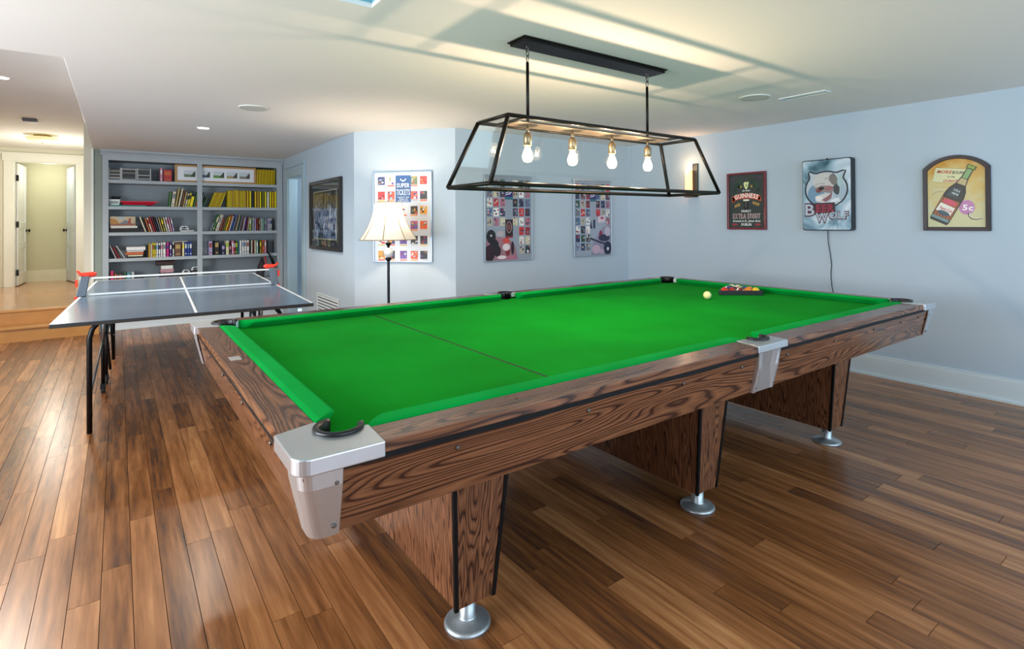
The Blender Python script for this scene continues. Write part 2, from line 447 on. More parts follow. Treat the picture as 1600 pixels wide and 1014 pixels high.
# baseboards
def base(name, p, q, side, h=.20, z=0, mat=trimw, cap=True):
    """p->q along the wall foot; side = unit normal into the room"""
    p = Vector(p); q = Vector(q); n = Vector(side)
    bm = B(); a = [(p.x, p.y), (q.x, q.y), (q.x+n.x*.016, q.y+n.y*.016), (p.x+n.x*.016, p.y+n.y*.016)]
    prism(bm, a, z, z+h-.022)
    a = [(p.x, p.y), (q.x, q.y), (q.x+n.x*.011, q.y+n.y*.011), (p.x+n.x*.011, p.y+n.y*.011)]
    prism(bm, a, z+h-.022, z+h)
    a = [(p.x, p.y), (q.x, q.y), (q.x+n.x*.028, q.y+n.y*.028), (p.x+n.x*.028, p.y+n.y*.028)]
    prism(bm, a, z, z+.018)
    return struct(name, bm, mat)
base('baseboard_right', (XW, -2.5), (XW, YB), (-1, 0), .185)
base('baseboard_far', (2.846, YB), (XW, YB), (0, -1), .185)
base('baseboard_corner', tuple(c2), tuple(c1), (-.722, -.691), .185)
base('baseboard_passage', (XA, 5.78), (XA, 7.66), (-1, 0), .185)
base('baseboard_bookcase', (-.26, 8.90), (2.06, 8.90), (0, -1), .17)
base('baseboard_closet', (-2.4, 13.32), (-.55, 13.32), (0, -1), .21, .345, M('e6e2c4', .6))
base('baseboard_hall_end', (-.475, 12.4), (-.36, 12.4), (0, -1), .21, .345, hallt)
# hall door casing
bm = B()
for a, b_ in ((-1.555, -1.43), (-.60, -.475)): box(bm, a, b_, 12.375, 12.4, .345, 2.47)
box(bm, -1.575, -.455, 12.37, 12.4, 2.47, 2.595); box(bm, -1.595, -.435, 12.36, 12.4, 2.595, 2.62)
box(bm, -1.43, -1.418, 12.4, 12.52, .345, 2.47); box(bm, -.612, -.6, 12.4, 12.52, .345, 2.47); box(bm, -1.43, -.6, 12.4, 12.52, 2.458, 2.47)
struct('trim_2', bm, hallt, bevel=.003)
# passage door casing (x = XA)
bm = B()
box(bm, XA-.022, XA, 7.665, 7.79, 0, 2.06); box(bm, XA-.022, XA, 8.56, 8.68, 0, 2.06); box(bm, XA-.022, XA, 7.665, 8.68, 2.06, 2.20); box(bm, XA-.035, XA, 7.645, 8.70, 2.20, 2.235)
box(bm, XA, XA+T, 7.79, 7.802, 0, 2.06); box(bm, XA, XA+T, 8.548, 8.56, 0, 2.06); box(bm, XA, XA+T, 7.8, 8.55, 2.048, 2.06)
struct('trim_3', bm, M('a9c2cc', .4, var=.02), bevel=.003)
# cream corner board where the hall wall meets the bookcase wall
sb('trim_4', (-.285, -.258, 8.90, 8.93, .35, H), hallt)

def leaf(name, p, q, z0, z1, knob_at, mat, hinge_side):
    """door leaf from hinge p to free edge q with recessed panels"""
    p = Vector(p); q = Vector(q); w_ = (q-p).length; ang = math.atan2(q.y-p.y, q.x-p.x)
    root = thing(name, None, None, (p.x, p.y, z0), ang); root['kind'] = 'structure'
    h = z1-z0; bm = B(); th = .02
    box(bm, 0, w_, -th*.5, th*.5, 0, h)
    sw = .11
    for a, b_, c, d in ((0, sw, 0, h), (w_-sw, w_, 0, h), (sw, w_-sw, 0, .2), (sw, w_-sw, h-.12, h), (sw, w_-sw, .62, .74), (sw, w_-sw, .98, 1.08)):
        box(bm, a, b_, -th, th, c, d)
    obj('panel', bm, mat, root)
    bk = M('1c1a18', .35, .6)
    for hz in (.22, h*.5, h-.25): bx('hinge', (-.018, .02, -.032, -.0, hz-.05, hz+.05), bk, root)
    bm = B()
    for s in (-1, 1):
        tube(bm, [(w_-.06, s*.02, knob_at), (w_-.06, s*.028, knob_at)], .028, 14)
        tube(bm, [(w_-.06, s*.028, knob_at), (w_-.06, s*.05, knob_at)], .01, 10)
        tube(bm, [(w_-.06, s*.05, knob_at), (w_-.06, s*.056, knob_at), (w_-.06, s*.075, knob_at), (w_-.06, s*.08, knob_at)], .02, 14, radii=[.012, .026, .026, .014])
    obj('knob', bm, bk, root)
    return root
leaf('door_1', (-1.405, 12.47), (-1.375, 13.27), .36, 2.44, .93, M('f0f2ee', .4), 1)
leaf('door_2', (-.62, 12.56), (-.775, 13.28), .36, 2.44, .93, M('d4dfe2', .4), -1)

# ================================================================== SNOOKER TABLE
X0, Y0, TL, TW = .3164, 1.2569, 3.92, 2.15
hx, hy = TL/2, TW/2
tb = thing('snooker_table', 'full-size pool table with bright green cloth, rosewood laminate sides and metal corners', 'pool table', (X0+hx, Y0+hy, 0))
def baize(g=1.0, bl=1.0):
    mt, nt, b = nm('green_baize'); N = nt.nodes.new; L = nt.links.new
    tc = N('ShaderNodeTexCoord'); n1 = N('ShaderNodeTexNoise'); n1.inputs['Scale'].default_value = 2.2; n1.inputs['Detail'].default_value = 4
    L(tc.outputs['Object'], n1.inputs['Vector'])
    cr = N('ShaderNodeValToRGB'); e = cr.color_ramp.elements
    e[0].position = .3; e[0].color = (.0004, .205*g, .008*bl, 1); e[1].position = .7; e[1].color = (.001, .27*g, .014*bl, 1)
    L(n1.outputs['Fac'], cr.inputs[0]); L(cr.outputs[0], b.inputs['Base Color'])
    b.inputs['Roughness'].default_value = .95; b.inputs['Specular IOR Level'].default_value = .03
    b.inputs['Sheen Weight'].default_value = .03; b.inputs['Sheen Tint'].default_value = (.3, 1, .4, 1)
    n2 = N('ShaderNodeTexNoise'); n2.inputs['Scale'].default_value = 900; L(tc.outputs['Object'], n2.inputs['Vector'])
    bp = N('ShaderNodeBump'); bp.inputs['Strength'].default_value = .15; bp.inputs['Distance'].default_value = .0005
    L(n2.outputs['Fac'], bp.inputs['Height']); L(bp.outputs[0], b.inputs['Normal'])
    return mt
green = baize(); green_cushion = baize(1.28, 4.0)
alu = M('cdd1d5', .33, .85, var=.05, scale=30, bump=.05)
blk = M('08080a', .5, spec=.2)
rubber = M('0a0a0b', .38)
wx, wy, wz = rosewood('x'), rosewood('y'), rosewood('z')
wxt, wyt = rosewood('x', 1.05), rosewood('y', 1.0)
ZT = .86; ZB = .822
pc = (.142, .148)             # corner pocket centre measured from the corner
RP = .050
# bed cloth with pocket notches
def bedpts():
    """outline anticlockwise, local centred coords"""
    pts = []
    ix, iy = hx-.13, hy-.13
    def corner(sx, sy):
        cx, cy = sx*(hx-pc[0]), sy*(hy-pc[1])
        base_a = math.atan2(sy, sx)
        r = [(cx+RP*math.cos(base_a+PI+d), cy+RP*math.sin(base_a+PI+d)) for d in [(-110+20*k)*PI/180 for k in range(12)]]
        return r
    # bottom edge from left to right
    seq = []
    def arc_pts(cx, cy, a0, a1, r, n=10): return [(cx+r*math.cos(a0+(a1-a0)*k/n), cy+r*math.sin(a0+(a1-a0)*k/n)) for k in range(n+1)]
    sp = hy-.085
    L_ = []
    # start after bottom-left pocket, go to bottom side pocket
    c = (-(hx-pc[0]), -(hy-pc[1])); L_ += arc_pts(c[0], c[1], math.radians(135), math.radians(-45), RP)   # over the inner side
    L_ += arc_pts(0.04, -sp, math.radians(180), 0, .045)
    c = (hx-pc[0], -(hy-pc[1])); L_ += arc_pts(c[0], c[1], math.radians(225), math.radians(45), RP)
    c = (hx-pc[0], hy-pc[1]); L_ += arc_pts(c[0], c[1], math.radians(-45), math.radians(-225), RP)
    L_ += arc_pts(0.04, sp, math.radians(0), math.radians(-180), .045)
    c = (-(hx-pc[0]), hy-pc[1]); L_ += arc_pts(c[0], c[1], math.radians(45), math.radians(-135), RP)
    return L_
bm = B(); prism(bm, bedpts(), ZB-.045, ZB); obj('bed_cloth', bm, green, tb)
# baulk line, drawn on the cloth
bx('baulk_line', (-hx+.950, -hx+.959, -hy+.185, hy-.185, ZB, ZB+.0006), M('010c03', .9), tb)
# cushions
def cushion(p0, p1, nin, e0, e1):
    """p0->p1 along the wood edge, nin inward normal; e0/e1 = how far the ends cut back at the nose"""
    p0 = Vector(p0); p1 = Vector(p1); n = Vector(nin); t = (p1-p0).normalized(); D = .074
    prof = [(0, ZT+.001), (.015, ZT+.005), (D-.012, ZT+.005), (D, ZT-.001), (D-.003, ZT-.008), (D-.034, ZB), (0, ZB)]
    bm = B(); rings = []
    for P, e, s in ((p0, e0, 1), (p1, e1, -1)):
        for fr in ((0, .35, .75, 1) if s == 1 else (1, .75, .35, 0)):
            ring = []
            for d, z in prof:
                cut = e*(d/D)**1.0
                rnd_ = .018*(1-fr)**2 * (d/D)     # noses round off into the jaws
                off = P + t*s*(cut*1.0 + .03*fr)
                dd = d - (rnd_ if d > .03 else 0)
                ring.append(bm.verts.new((off.x+n.x*dd, off.y+n.y*dd, z)))
            rings.append(ring)
    for a, b_ in zip(rings, rings[1:]):
        for k in range(len(prof)): bm.faces.new((a[k], a[(k+1) % len(prof)], b_[(k+1) % len(prof)], b_[k]))
    bm.faces.new(rings[0]); bm.faces.new(rings[-1][::-1])
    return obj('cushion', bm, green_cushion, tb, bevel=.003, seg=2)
ww = .112
cs = .21        # casting reach along the long side
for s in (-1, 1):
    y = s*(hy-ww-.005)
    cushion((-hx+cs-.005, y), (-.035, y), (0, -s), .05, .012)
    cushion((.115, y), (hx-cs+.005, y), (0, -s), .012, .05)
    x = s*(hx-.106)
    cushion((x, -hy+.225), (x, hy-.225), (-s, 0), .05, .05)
# rail tops in wood
def rail(x0, x1, y0, y1, mt):
    return bx('rail', (x0, x1, y0, y1, ZT-.030, ZT), mt, tb, .003)
sidec = .12
for s in (-1, 1):
    ya, yb = sorted((s*(hy-.008), s*(hy-ww-.004)))
    rail(-hx+cs-.01, -.105, ya, yb, wxt); rail(.125, hx-cs+.01, ya, yb, wxt)
    xa, xb = sorted((s*(hx-.008), s*(hx-.106)))
    rail(xa, xb, -hy+.20, hy-.20, wyt)
    # black strip under the rail
    ya, yb = sorted((s*(hy-.012), s*(hy-.06))); bx('black_strip', (-hx+.05, hx-.05, ya, yb, ZT-.046, ZT-.030), blk, tb)
    xa, xb = sorted((s*(hx-.012), s*(hx-.06))); bx('black_strip', (xa, xb, -hy+.05, hy-.05, ZT-.046, ZT-.030), blk, tb)
# apron boards, leaning in towards the bottom
ZA, ZAb, i0, i1 = .814, .655, .018, .052
th = .022
for s in (-1, 1):
    bm = B()
    o_ = lambda xx, ins: (xx, s*(hy-ins))
    a = [(-hx+i1, s*(hy-i1), ZAb), (hx-i1, s*(hy-i1), ZAb), (hx-i1-th, s*(hy-i1-th), ZAb), (-hx+i1+th, s*(hy-i1-th), ZAb)]
    b_ = [(-hx+i0, s*(hy-i0), ZA), (hx-i0, s*(hy-i0), ZA), (hx-i0-th, s*(hy-i0-th), ZA), (-hx+i0+th, s*(hy-i0-th), ZA)]
    hexa(bm, a, b_); obj('apron', bm, wx, tb)
    bm = B()
    a = [(s*(hx-i1), -hy+i1, ZAb), (s*(hx-i1), hy-i1, ZAb), (s*(hx-i1-th), hy-i1-th, ZAb), (s*(hx-i1-th), -hy+i1+th, ZAb)]
    b_ = [(s*(hx-i0), -hy+i0, ZA), (s*(hx-i0), hy-i0, ZA), (s*(hx-i0-th), hy-i0-th, ZA), (s*(hx-i0-th), -hy+i0+th, ZA)]
    hexa(bm, a, b_); obj('apron', bm, wy, tb)
bx('underframe', (-hx+.10, hx-.10, -hy+.10, hy-.10, .70, ZB-.046), M('24160e', .7), tb)
# apron screws
def screw(x, y, z, nx_, ny_, parent=tb, r=.007):
    bm = B(); tube(bm, [(x, y, z), (x+nx_*.004, y+ny_*.004, z), (x+nx_*.006, y+ny_*.006, z)], r, 10, radii=[r, r, r*.6]); return obj('screw', bm, M('6e6a66', .3, .9), parent)
for xx in (-hx+.42, -hx+.9, -hx+1.38, -hx+1.76, .16, .62, 1.08, 1.45, 1.72):
    screw(xx, -(hy-i0-.006), ZA-.028, 0, -1)
for yy_ in (-.72, -.3, .12, .5): screw(-(hx-i0-.006), yy_, ZA-.028, -1, 0)
# maker's plate and small sight dots on the left end rail
bx('maker_plate', (-hx+.035, -hx+.075, .02, .085, ZT, ZT+.0008), M('c9c4c0', .35, .5), tb)
for xx in (-hx+.65, -hx+1.1, -hx+1.5, .6, 1.0, 1.4):
    for s in (-1, 1):
        bm = B(); tube(bm, [(xx, s*(hy-.07), ZT-.001), (xx, s*(hy-.07), ZT+.0008)], .004, 8); obj('sight', bm, M('2a2522', .4), tb)
# corner castings
def casting(sx, sy):
    root = tb
    P = lambda a, b_: (sx*(hx-a), sy*(hy-b_))
    pts = []
    R_ = .042; o_ = -.004
    for k in range(9):                      # outer rounded corner from the long side to the end
        a = PI*1.5 - PI/2*k/8
        pts.append((o_+R_+R_*math.cos(a), o_+R_+R_*math.sin(a)))
    pts += [(o_, .196), (.103, .228)]
    for k in range(17):                     # around the pocket mouth
        a = math.radians(112 + (343-112)*k/16)
        pts.append((pc[0]+.058*math.cos(a), pc[1]+.058*math.sin(a)))
    pts += [(.214, .128), (.206, o_)]
    pts = [P(*p) for p in pts]
    if sx*sy < 0: pts = pts[::-1]
    bm = B(); prism(bm, pts, ZT-.036, ZT+.003)
    obj('corner_casting', bm, alu, root, bevel=.0035, seg=3)
    # skirt
    bm = B(); rings = []
    prof = [(.008, ZT-.036), (.012, ZA-.03), (i1-.010, ZAb-.002)]
    for ins, z in prof:
        ring = []
        outline = [(.108, ins)]
        rr = .035
        for k in range(9):
            a = PI*1.5 - PI/2*k/8; outline.append((ins+rr+rr*math.cos(a), ins+rr+rr*math.sin(a)))
        outline.append((ins, .120))
        inn = [(ins+.008, .120)] + [(ins+.008+rr+rr*math.cos(PI+PI/2*k/8), ins+.008+rr+rr*math.sin(PI+PI/2*k/8)) for k in range(9)] + [(.108, ins+.008)]
        ring = [bm.verts.new((*P(*q), z)) for q in outline+inn]
        rings.append(ring)
    n = len(rings[0])
    for a, b_ in zip(rings, rings[1:]):
        for k in range(n): f = bm.faces.new((a[k], a[(k+1) % n], b_[(k+1) % n], b_[k]))
    bm.faces.new(rings[0]); bm.faces.new(rings[-1][::-1])
    sk = obj('corner_skirt', bm, alu, root, bevel=.002, seg=2)
    for z in (ZA-.025, ZAb+.025):
        ins = .012+(i1-.022)*(ZA-z)/(ZA-ZAb)
        x_, y_ = P(.093, ins-.001); screw(x_, y_, z, 0, sy, sk, .006)
    # rubber pocket liner
    bm = B(); rings = []
    for k in range(21):
        a = math.radians(98 + (352-98)*k/20)
        ring = []
        for dr, dz in ((.062, .0), (.0645, .008), (.061, .0125), (.052, .0125), (.047, .007), (.047, -.075), (.055, -.075), (.056, 0)):
            ring.append(bm.verts.new((*P(pc[0]+dr*math.cos(a), pc[1]+dr*math.sin(a)), ZT+dz)))
        rings.append(ring)
    for a, b_ in zip(rings, rings[1:]):
        for k in range(8): bm.faces.new((a[k], a[(k+1) % 8], b_[(k+1) % 8], b_[k]))
    bm.faces.new(rings[0]); bm.faces.new(rings[-1][::-1])
    obj('pocket_liner', bm, rubber, root, smooth=True)
    x_, y_ = P(*pc)
    bm = B(); lathe(bm, [(.053, ZB-.0455), (.050, .71), (.045, .706), (.001, .704)], 20, x_, y_)
    obj('pocket_cup', bm, blk, root)
for sx in (-1, 1):
    for sy in (-1, 1): casting(sx, sy)
# side pocket castings
for sy in (-1, 1):
    P = lambda a, b_: (a, sy*(hy-b_))
    cx = .035
    pts = [(-.115, -.004), (.12, -.004), (.135, .115)]
    pts += [(cx+.05*math.cos(math.radians(a)), .098+.05*math.sin(math.radians(a))) for a in range(20, -201, -20)]
    pts += [(-.085, .12)]
    pts = [P(*p) for p in pts]
    bm = B(); prism(bm, pts if sy < 0 else pts[::-1], ZT-.028, ZT+.003); obj('side_casting', bm, alu, tb, bevel=.004, seg=3)
    bm = B()
    rows = []
    for ins, z, hw_ in ((.004, ZT-.027, .085), (.012, ZA-.05, .080), (i1-.012, ZAb-.002, .080)):
        row = []
        for fx, dd in ((-1, 0), (-.82, -.002), (-.7, .004), (-.35, .011), (.35, .011), (.7, .004), (.82, -.002), (1, 0)):
            d2 = dd*.2 if z > ZA else (dd if z > ZAb+.02 else min(dd, 0.002))
            row.append(bm.verts.new((*P(-.01+fx*hw_, ins+d2), z)))
        for fx in (1, -1): row.append(bm.verts.new((*P(-.01+fx*hw_, ins+.02), z)))
        rows.append(row)
    for a, b_ in zip(rows, rows[1:]):
        for k in range(10): bm.faces.new((a[k], a[(k+1) % 10], b_[(k+1) % 10], b_[k]))
    bm.faces.new(rows[0]); bm.faces.new(rows[-1][::-1])
    sk = obj('side_skirt', bm, alu, tb, bevel=.0015)
    for xx in (-.08, .06):
        for z in (ZA-.022, ZAb+.022): screw(xx, sy*(hy-.012-.028*(ZA-z)/(ZA-ZAb)), z, 0, sy, sk, .0045)
    bm = B(); rings = []
    for k in range(17):
        a = math.radians(12 - (204)*k/16); ring = []
        for dr, dz in ((.056, .002), (.057, .009), (.053, .013), (.045, .013), (.041, .007), (.041, -.07), (.048, -.07), (.048, 0)):
            ring.append(bm.verts.new((*P(cx+dr*math.cos(a), .098+dr*math.sin(a)), ZT+dz)))
        rings.append(ring)
    for a, b_ in zip(rings, rings[1:]):
        for k in range(8): bm.faces.new((a[k], a[(k+1) % 8], b_[(k+1) % 8], b_[k]))
    bm.faces.new(rings[0]); bm.faces.new(rings[-1][::-1])
    obj('pocket_liner', bm, rubber, tb, smooth=True)
    x_, y_ = P(cx, .098); bm = B(); lathe(bm, [(.048, ZB-.0455), (.045, .71), (.001, .706)], 20, x_, y_); obj('pocket_cup', bm, blk, tb)
# three cross pedestals on screw feet
for lx in (.665, 1.965, 3.285):
    cx = -hx+lx
    zt = .70; zb = .10; yt, yb_ = hy-.275, hy-.335; wt, wb = .117, .076
    bm = B()
    hexa(bm, [(cx-wb, -yb_, zb), (cx+wb, -yb_, zb), (cx+wb, yb_, zb), (cx-wb, yb_, zb)], [(cx-wt, -yt, zt), (cx+wt, -yt, zt), (cx+wt, yt, zt), (cx-wt, yt, zt)])
    lg = obj('leg', bm, wz, tb)
    for s in (-1, 1):
        for e in (-1, 1):
            bm = B(); a = .008; d = .010
            X = lambda z, k: cx+e*((wb+(wt-wb)*(z-zb)/(zt-zb))-k)
            Yf = lambda z: s*(yb_+(yt-yb_)*(z-zb)/(zt-zb))
            b4 = [(X(zb-.004, d), Yf(zb)+s*.004, zb-.004), (X(zb, -.004), Yf(zb)+s*.004, zb-.004), (X(zb, -.004), Yf(zb)-s*.008, zb-.004), (X(zb, d), Yf(zb)-s*.008, zb-.004)]
            t4 = [(X(zt, d), Yf(zt)+s*.004, zt), (X(zt, -.004), Yf(zt)+s*.004, zt), (X(zt, -.004), Yf(zt)-s*.008, zt), (X(zt, d), Yf(zt)-s*.008, zt)]
            hexa(bm, b4, t4); obj('edge_strip', bm, blk, lg)
        fy = s*(hy-.388)
        bm = B(); lathe(bm, [(.001, .10), (.028, .10), (.028, .03), (.031, .024), (.07, .016), (.079, .011), (.081, .005), (.080, 0), (.001, 0)], 40, cx, fy)
        obj('foot', bm, M('aab0b2', .38, .75, var=.2, scale=40, bump=.2), lg)

# ------------------------------------------------------------------ balls and rack on the table
def ball(x, y, col, label, stripe=None, group=None, num=False):
    mt = M(col, .12, coat=.6, var=.02)
    bm = B(); bmesh.ops.create_uvsphere(bm, u_segments=24, v_segments=16, radius=.0285)
    if stripe:
        for f in bm.faces: f.material_index = 1 if abs(f.calc_center_median().z) < .015 else 0
    o = obj('billiard_ball', bm, [mt, M(stripe, .12, coat=.6, var=.02)] if stripe else mt, None, smooth=True)
    o.location = (X0+x, Y0+y, ZB+.0289); o.rotation_euler = (.5+x*5, .7+y*7, x*3)
    return tag(o, label, 'ball', group)
ball(3.13, 1.13, 'f0e6a0', 'pale yellow-white cue ball lying alone left of the rack')
pa, pb = Vector((3.385, 1.20)), Vector((3.63, .99))
tdir = (pb-pa).normalized(); ndir = Vector((-tdir.y, tdir.x))
if ndir.dot(Vector((.8, .9))) < 0: ndir = -ndir
L5 = .338; mid = (pa+pb)/2; A_ = mid - tdir*L5/2; B_ = mid + tdir*L5/2
apex = mid + ndir*L5*.866
rk = thing('ball_rack', 'black triangular ball rack holding the pool balls on the green cloth', 'rack', (X0+mid.x, Y0+mid.y, ZB))
tri_o = [A_-mid, B_-mid, apex-mid]; cen = (tri_o[0]+tri_o[1]+tri_o[2])/3
bm = B()
for (z0, z1, so, si) in ((.0005, .036, 1.03, .978),):
    # rounded triangle ring
    def rt(s, r):
        out = []
        q = [cen+(p-cen)*s for p in tri_o]
        for i in range(3):
            p = q[i]; a = (q[i-1]-p).normalized(); b_ = (q[(i+1) % 3]-p).normalized()
            p0, p1 = p+a*r, p+b_*r
            for k in range(6):
                t_ = k/5; out.append(p0*(1-t_)**2+p*2*t_*(1-t_)+p1*t_*t_)
        return out
    O, I = rt(so, .03), rt(si, .026); n = len(O)
    vo = [[bm.verts.new((p.x, p.y, z)) for p in O] for z in (z0, z1)]; vi = [[bm.verts.new((p.x, p.y, z)) for p in I] for z in (z0, z1)]
    for k in range(n):
        j = (k+1) % n
        bm.faces.new((vo[0][k], vo[0][j], vo[1][j], vo[1][k])); bm.faces.new((vi[0][j], vi[0][k], vi[1][k], vi[1][j]))
        bm.faces.new((vo[1][k], vo[1][j], vi[1][j], vi[1][k])); bm.faces.new((vo[0][j], vo[0][k], vi[0][k], vi[0][j]))
obj('rack_frame', bm, M('101012', .35), rk, bevel=.002)
cols = [('c62718', 'red', None), ('8e1712', 'dark red', None), ('f0ead8', 'white ball with maroon stripe', '6e1016'), ('d8761e', 'orange', None), ('e0b81c', 'yellow', None),
        ('f0ead8', 'white ball with blue stripe', '1a2a7a'), ('141414', 'black', None), ('f0ead8', 'white ball with green stripe', '0f5a2a'), ('e07a28', 'light orange', None),
        ('5a2a7a', 'purple', None), ('f0ead8', 'white ball with red stripe', 'b02018'), ('1c3a8c', 'blue', None), ('0f5a32', 'green', None), ('f0ead8', 'white ball with yellow stripe', 'd8b020'),
        ('f0ead8', 'white ball with orange stripe', 'd06a1c')]
k = 0
for r in range(5):
    for c in range(5-r):
        p = mid + tdir*((c-(4-r)/2)*.0573) + ndir*(.0312 + r*.0573*.866)
        col, nme, stp = cols[k]
        place = ['front', 'second', 'third', 'fourth', 'rearmost'][r]
        lab = ('%s in the rack, %s from left in its %s row' % (nme if stp else 'solid '+nme+' ball', ORD[c], place)) if r < 4 else '%s at the rear tip of the rack' % nme
        ball(p.x, p.y, col, lab, stp, 'racked balls'); k += 1

# ================================================================== PENDANT LANTERN
pl = thing('pendant_lantern', 'long black-framed glass lantern with four bulbs hanging over the pool table', 'light', (2.31, 2.36, 0))
iron = M('17130f', .45, .6, var=.15, scale=20)
brass = M('6b5a40', .4, .7, var=.15, scale=20)
bx('canopy', (-.57, .57, -.068, .068, H-.024, H), iron, pl, .003)
bx('canopy_edge', (-.58, .58, -.078, .078, H-.008, H-.0005), iron, pl)
for s, x in ((-1, 1.808-2.31), (1, 2.782-2.31)):
    bm = B()
    tube(bm, [(x, 0, 1.93), (x, 0, H-.115)], .0085, 12); obj('rod', bm, iron, pl)
    bm = B()
    for kk, (cz, ax) in enumerate(((H-.038, 0), (H-.066, 1), (H-.094, 0))):
        pts = []
        for q in range(13):
            a = 2*PI*q/12; u_, v_ = .009*math.cos(a), .019*math.sin(a)
            pts.append((x+(u_ if ax else 0), (0 if ax else u_), cz+v_))
        tube(bm, pts, .0026, 8, cap=False)
    obj('chain', bm, M('6a6660', .3, .9), pl)
ztp, zbt = 1.923, 1.572
TX0, TX1, TY = 1.578-2.31, 3.085-2.31, .14
BX0, BX1, BY = 1.425-2.31, 3.255-2.31, .205
tc_ = [(TX0, -TY, ztp), (TX1, -TY, ztp), (TX1, TY, ztp), (TX0, TY, ztp)]
bc_ = [(BX0, -BY, zbt), (BX1, -BY, zbt), (BX1, BY, zbt), (BX0, BY, zbt)]
def bar(p, q, r, name='frame_bar', mat=iron):
    bm = B(); tube(bm, [p, q], r*1.3, 4); o = obj(name, bm, mat, pl)
    return o
for k in range(4):
    j = (k+1) % 4
    bar(tc_[k], tc_[j], .0082); bar(bc_[k], bc_[j], .0082); bar(tc_[k], bc_[k], .0098)
    bm = B(); vs = [bm.verts.new(p) for p in (tc_[k], tc_[j], bc_[j], bc_[k])]; bm.faces.new(vs)
    obj('glass_pane', bm, glass(refl=.05), pl)
# top plate with sockets
bx('top_plate', (-.62, .62, -.068, .068, ztp-.012, ztp-.002), M('6a5f50', .45, .6), pl, .002)
bx('cross_bar', (-.628, -.608, -TY, TY, ztp-.008, ztp+.004), iron, pl); bx('cross_bar', (.608, .628, -TY, TY, ztp-.008, ztp+.004), iron, pl)
bulbm = bpy.data.materials.new('lit_bulb'); bulbm.use_nodes = True; nt = bulbm.node_tree; nt.nodes.clear()
eo = nt.nodes.new('ShaderNodeOutputMaterial'); em = nt.nodes.new('ShaderNodeEmission'); em.inputs[0].default_value = (1, .74, .46, 1); em.inputs[1].default_value = 9.0
tb_ = nt.nodes.new('ShaderNodeBsdfTransparent'); mb_ = nt.nodes.new('ShaderNodeMixShader'); mb_.inputs[0].default_value = .25
nt.links.new(tb_.outputs[0], mb_.inputs[1]); nt.links.new(em.outputs[0], mb_.inputs[2]); nt.links.new(mb_.outputs[0], eo.inputs[0])
for x in (1.805, 2.131, 2.455, 2.782):
    x -= 2.31
    bm = B(); tube(bm, [(x, 0, 1.872), (x, 0, ztp-.01)], .007, 10)
    sk = obj('socket', bm, M('8c7a5c', .35, .8), pl)
    bm = B(); lathe(bm, [(.001, 1.876), (.008, 1.876), (.019, 1.866), (.023, 1.85), (.023, 1.822), (.021, 1.818), (.021, 1.80), (.001, 1.80)], 20, x, 0); obj('socket_shell', bm, M('a08c6a', .35, .8), sk)
    bm = B(); lathe(bm, [(.001, 1.804), (.0135, 1.804), (.0145, 1.79), (.022, 1.772), (.029, 1.752), (.030, 1.74), (.027, 1.725), (.018, 1.713), (.001, 1.709)], 20, x, 0)
    bl = obj('bulb', bm, bulbm, pl)
    bm = B()
    for q in range(3):
        a = 2*PI*q/3; tube(bm, [(x+.010*math.cos(a), .010*math.sin(a), 1.775), (x+.014*math.cos(a+.6), .014*math.sin(a+.6), 1.735)], .0012, 5)
    obj('filament', bm, M('fff0c8', .5, emit='ffd9a0', es=60), bl)
    point('bulb_light', (x+2.31, 2.36, 1.748), BULB_W, (1.0, .69, .44), .009)

# ================================================================== FLOOR LAMP
lx, ly = 2.13, 5.02
fl = thing('floor_lamp', 'lit floor lamp with cream bell shade and dark pole in front of the corner wall', 'lamp', (lx, ly, 0))
dk = M('23262a', .3, .7)
bm = B(); lathe(bm, [(.001, 0), (.135, 0), (.135, .012), (.12, .022), (.06, .03), (.03, .05), (.018, .08), (.001, .085)], 36); obj('base', bm, dk, fl)
bm = B(); lathe(bm, [(.016, .07), (.013, .1), (.013, 1.0), (.014, 1.02), (.012, 1.03)], 18); obj('pole', bm, dk, fl)
bm = B(); lathe(bm, [(.012, 1.01), (.018, 1.02), (.030, 1.033), (.034, 1.045), (.014, 1.052)], 20); obj('collar', bm, dk, fl)
bm = B(); lathe(bm, [(.012, 1.05), (.03, 1.06), (.044, 1.085), (.046, 1.10), (.042, 1.12), (.028, 1.14), (.018, 1.146)], 12, smooth=False)
cg = obj('glass_ball', bm, M('dfe8ea', .08, .0, var=.3, scale=30, coat=1.0), fl)
bm = B(); lathe(bm, [(.014, 1.14), (.012, 1.16), (.03, 1.185), (.034, 1.19), (.010, 1.2), (.008, 1.36)], 20); obj('neck', bm, dk, fl)
# bell shade with ribs
shm = bpy.data.materials.new('shade_cloth'); shm.use_nodes = True; nt = shm.node_tree; nt.nodes.clear()
eo = nt.nodes.new('ShaderNodeOutputMaterial'); df = nt.nodes.new('ShaderNodeBsdfDiffuse'); tr = nt.nodes.new('ShaderNodeBsdfTranslucent'); mx = nt.nodes.new('ShaderNodeMixShader')
nz = nt.nodes.new('ShaderNodeTexNoise'); nz.inputs['Scale'].default_value = 60
df.inputs[0].default_value = (.86, .82, .74, 1); tr.inputs[0].default_value = (.95, .88, .76, 1); mx.inputs[0].default_value = .27
nt.links.new(df.outputs[0], mx.inputs[1]); nt.links.new(tr.outputs[0], mx.inputs[2]); nt.links.new(mx.outputs[0], eo.inputs[0])
prof = []
for k in range(11):
    t_ = k/10; prof.append((.128+.134*(t_**1.9)+.012*t_, 1.585-.36*t_))
bm = B(); NS = 8; rings = []
for r, z in prof:
    ring = []
    for k in range(48):
        a = 2*PI*k/48; ph = (k % 6)/6; sc_ = 1-.035*math.sin(PI*ph)
        ring.append(bm.verts.new((r*sc_*math.cos(a+.2), r*sc_*math.sin(a+.2), z)))
    rings.append(ring)
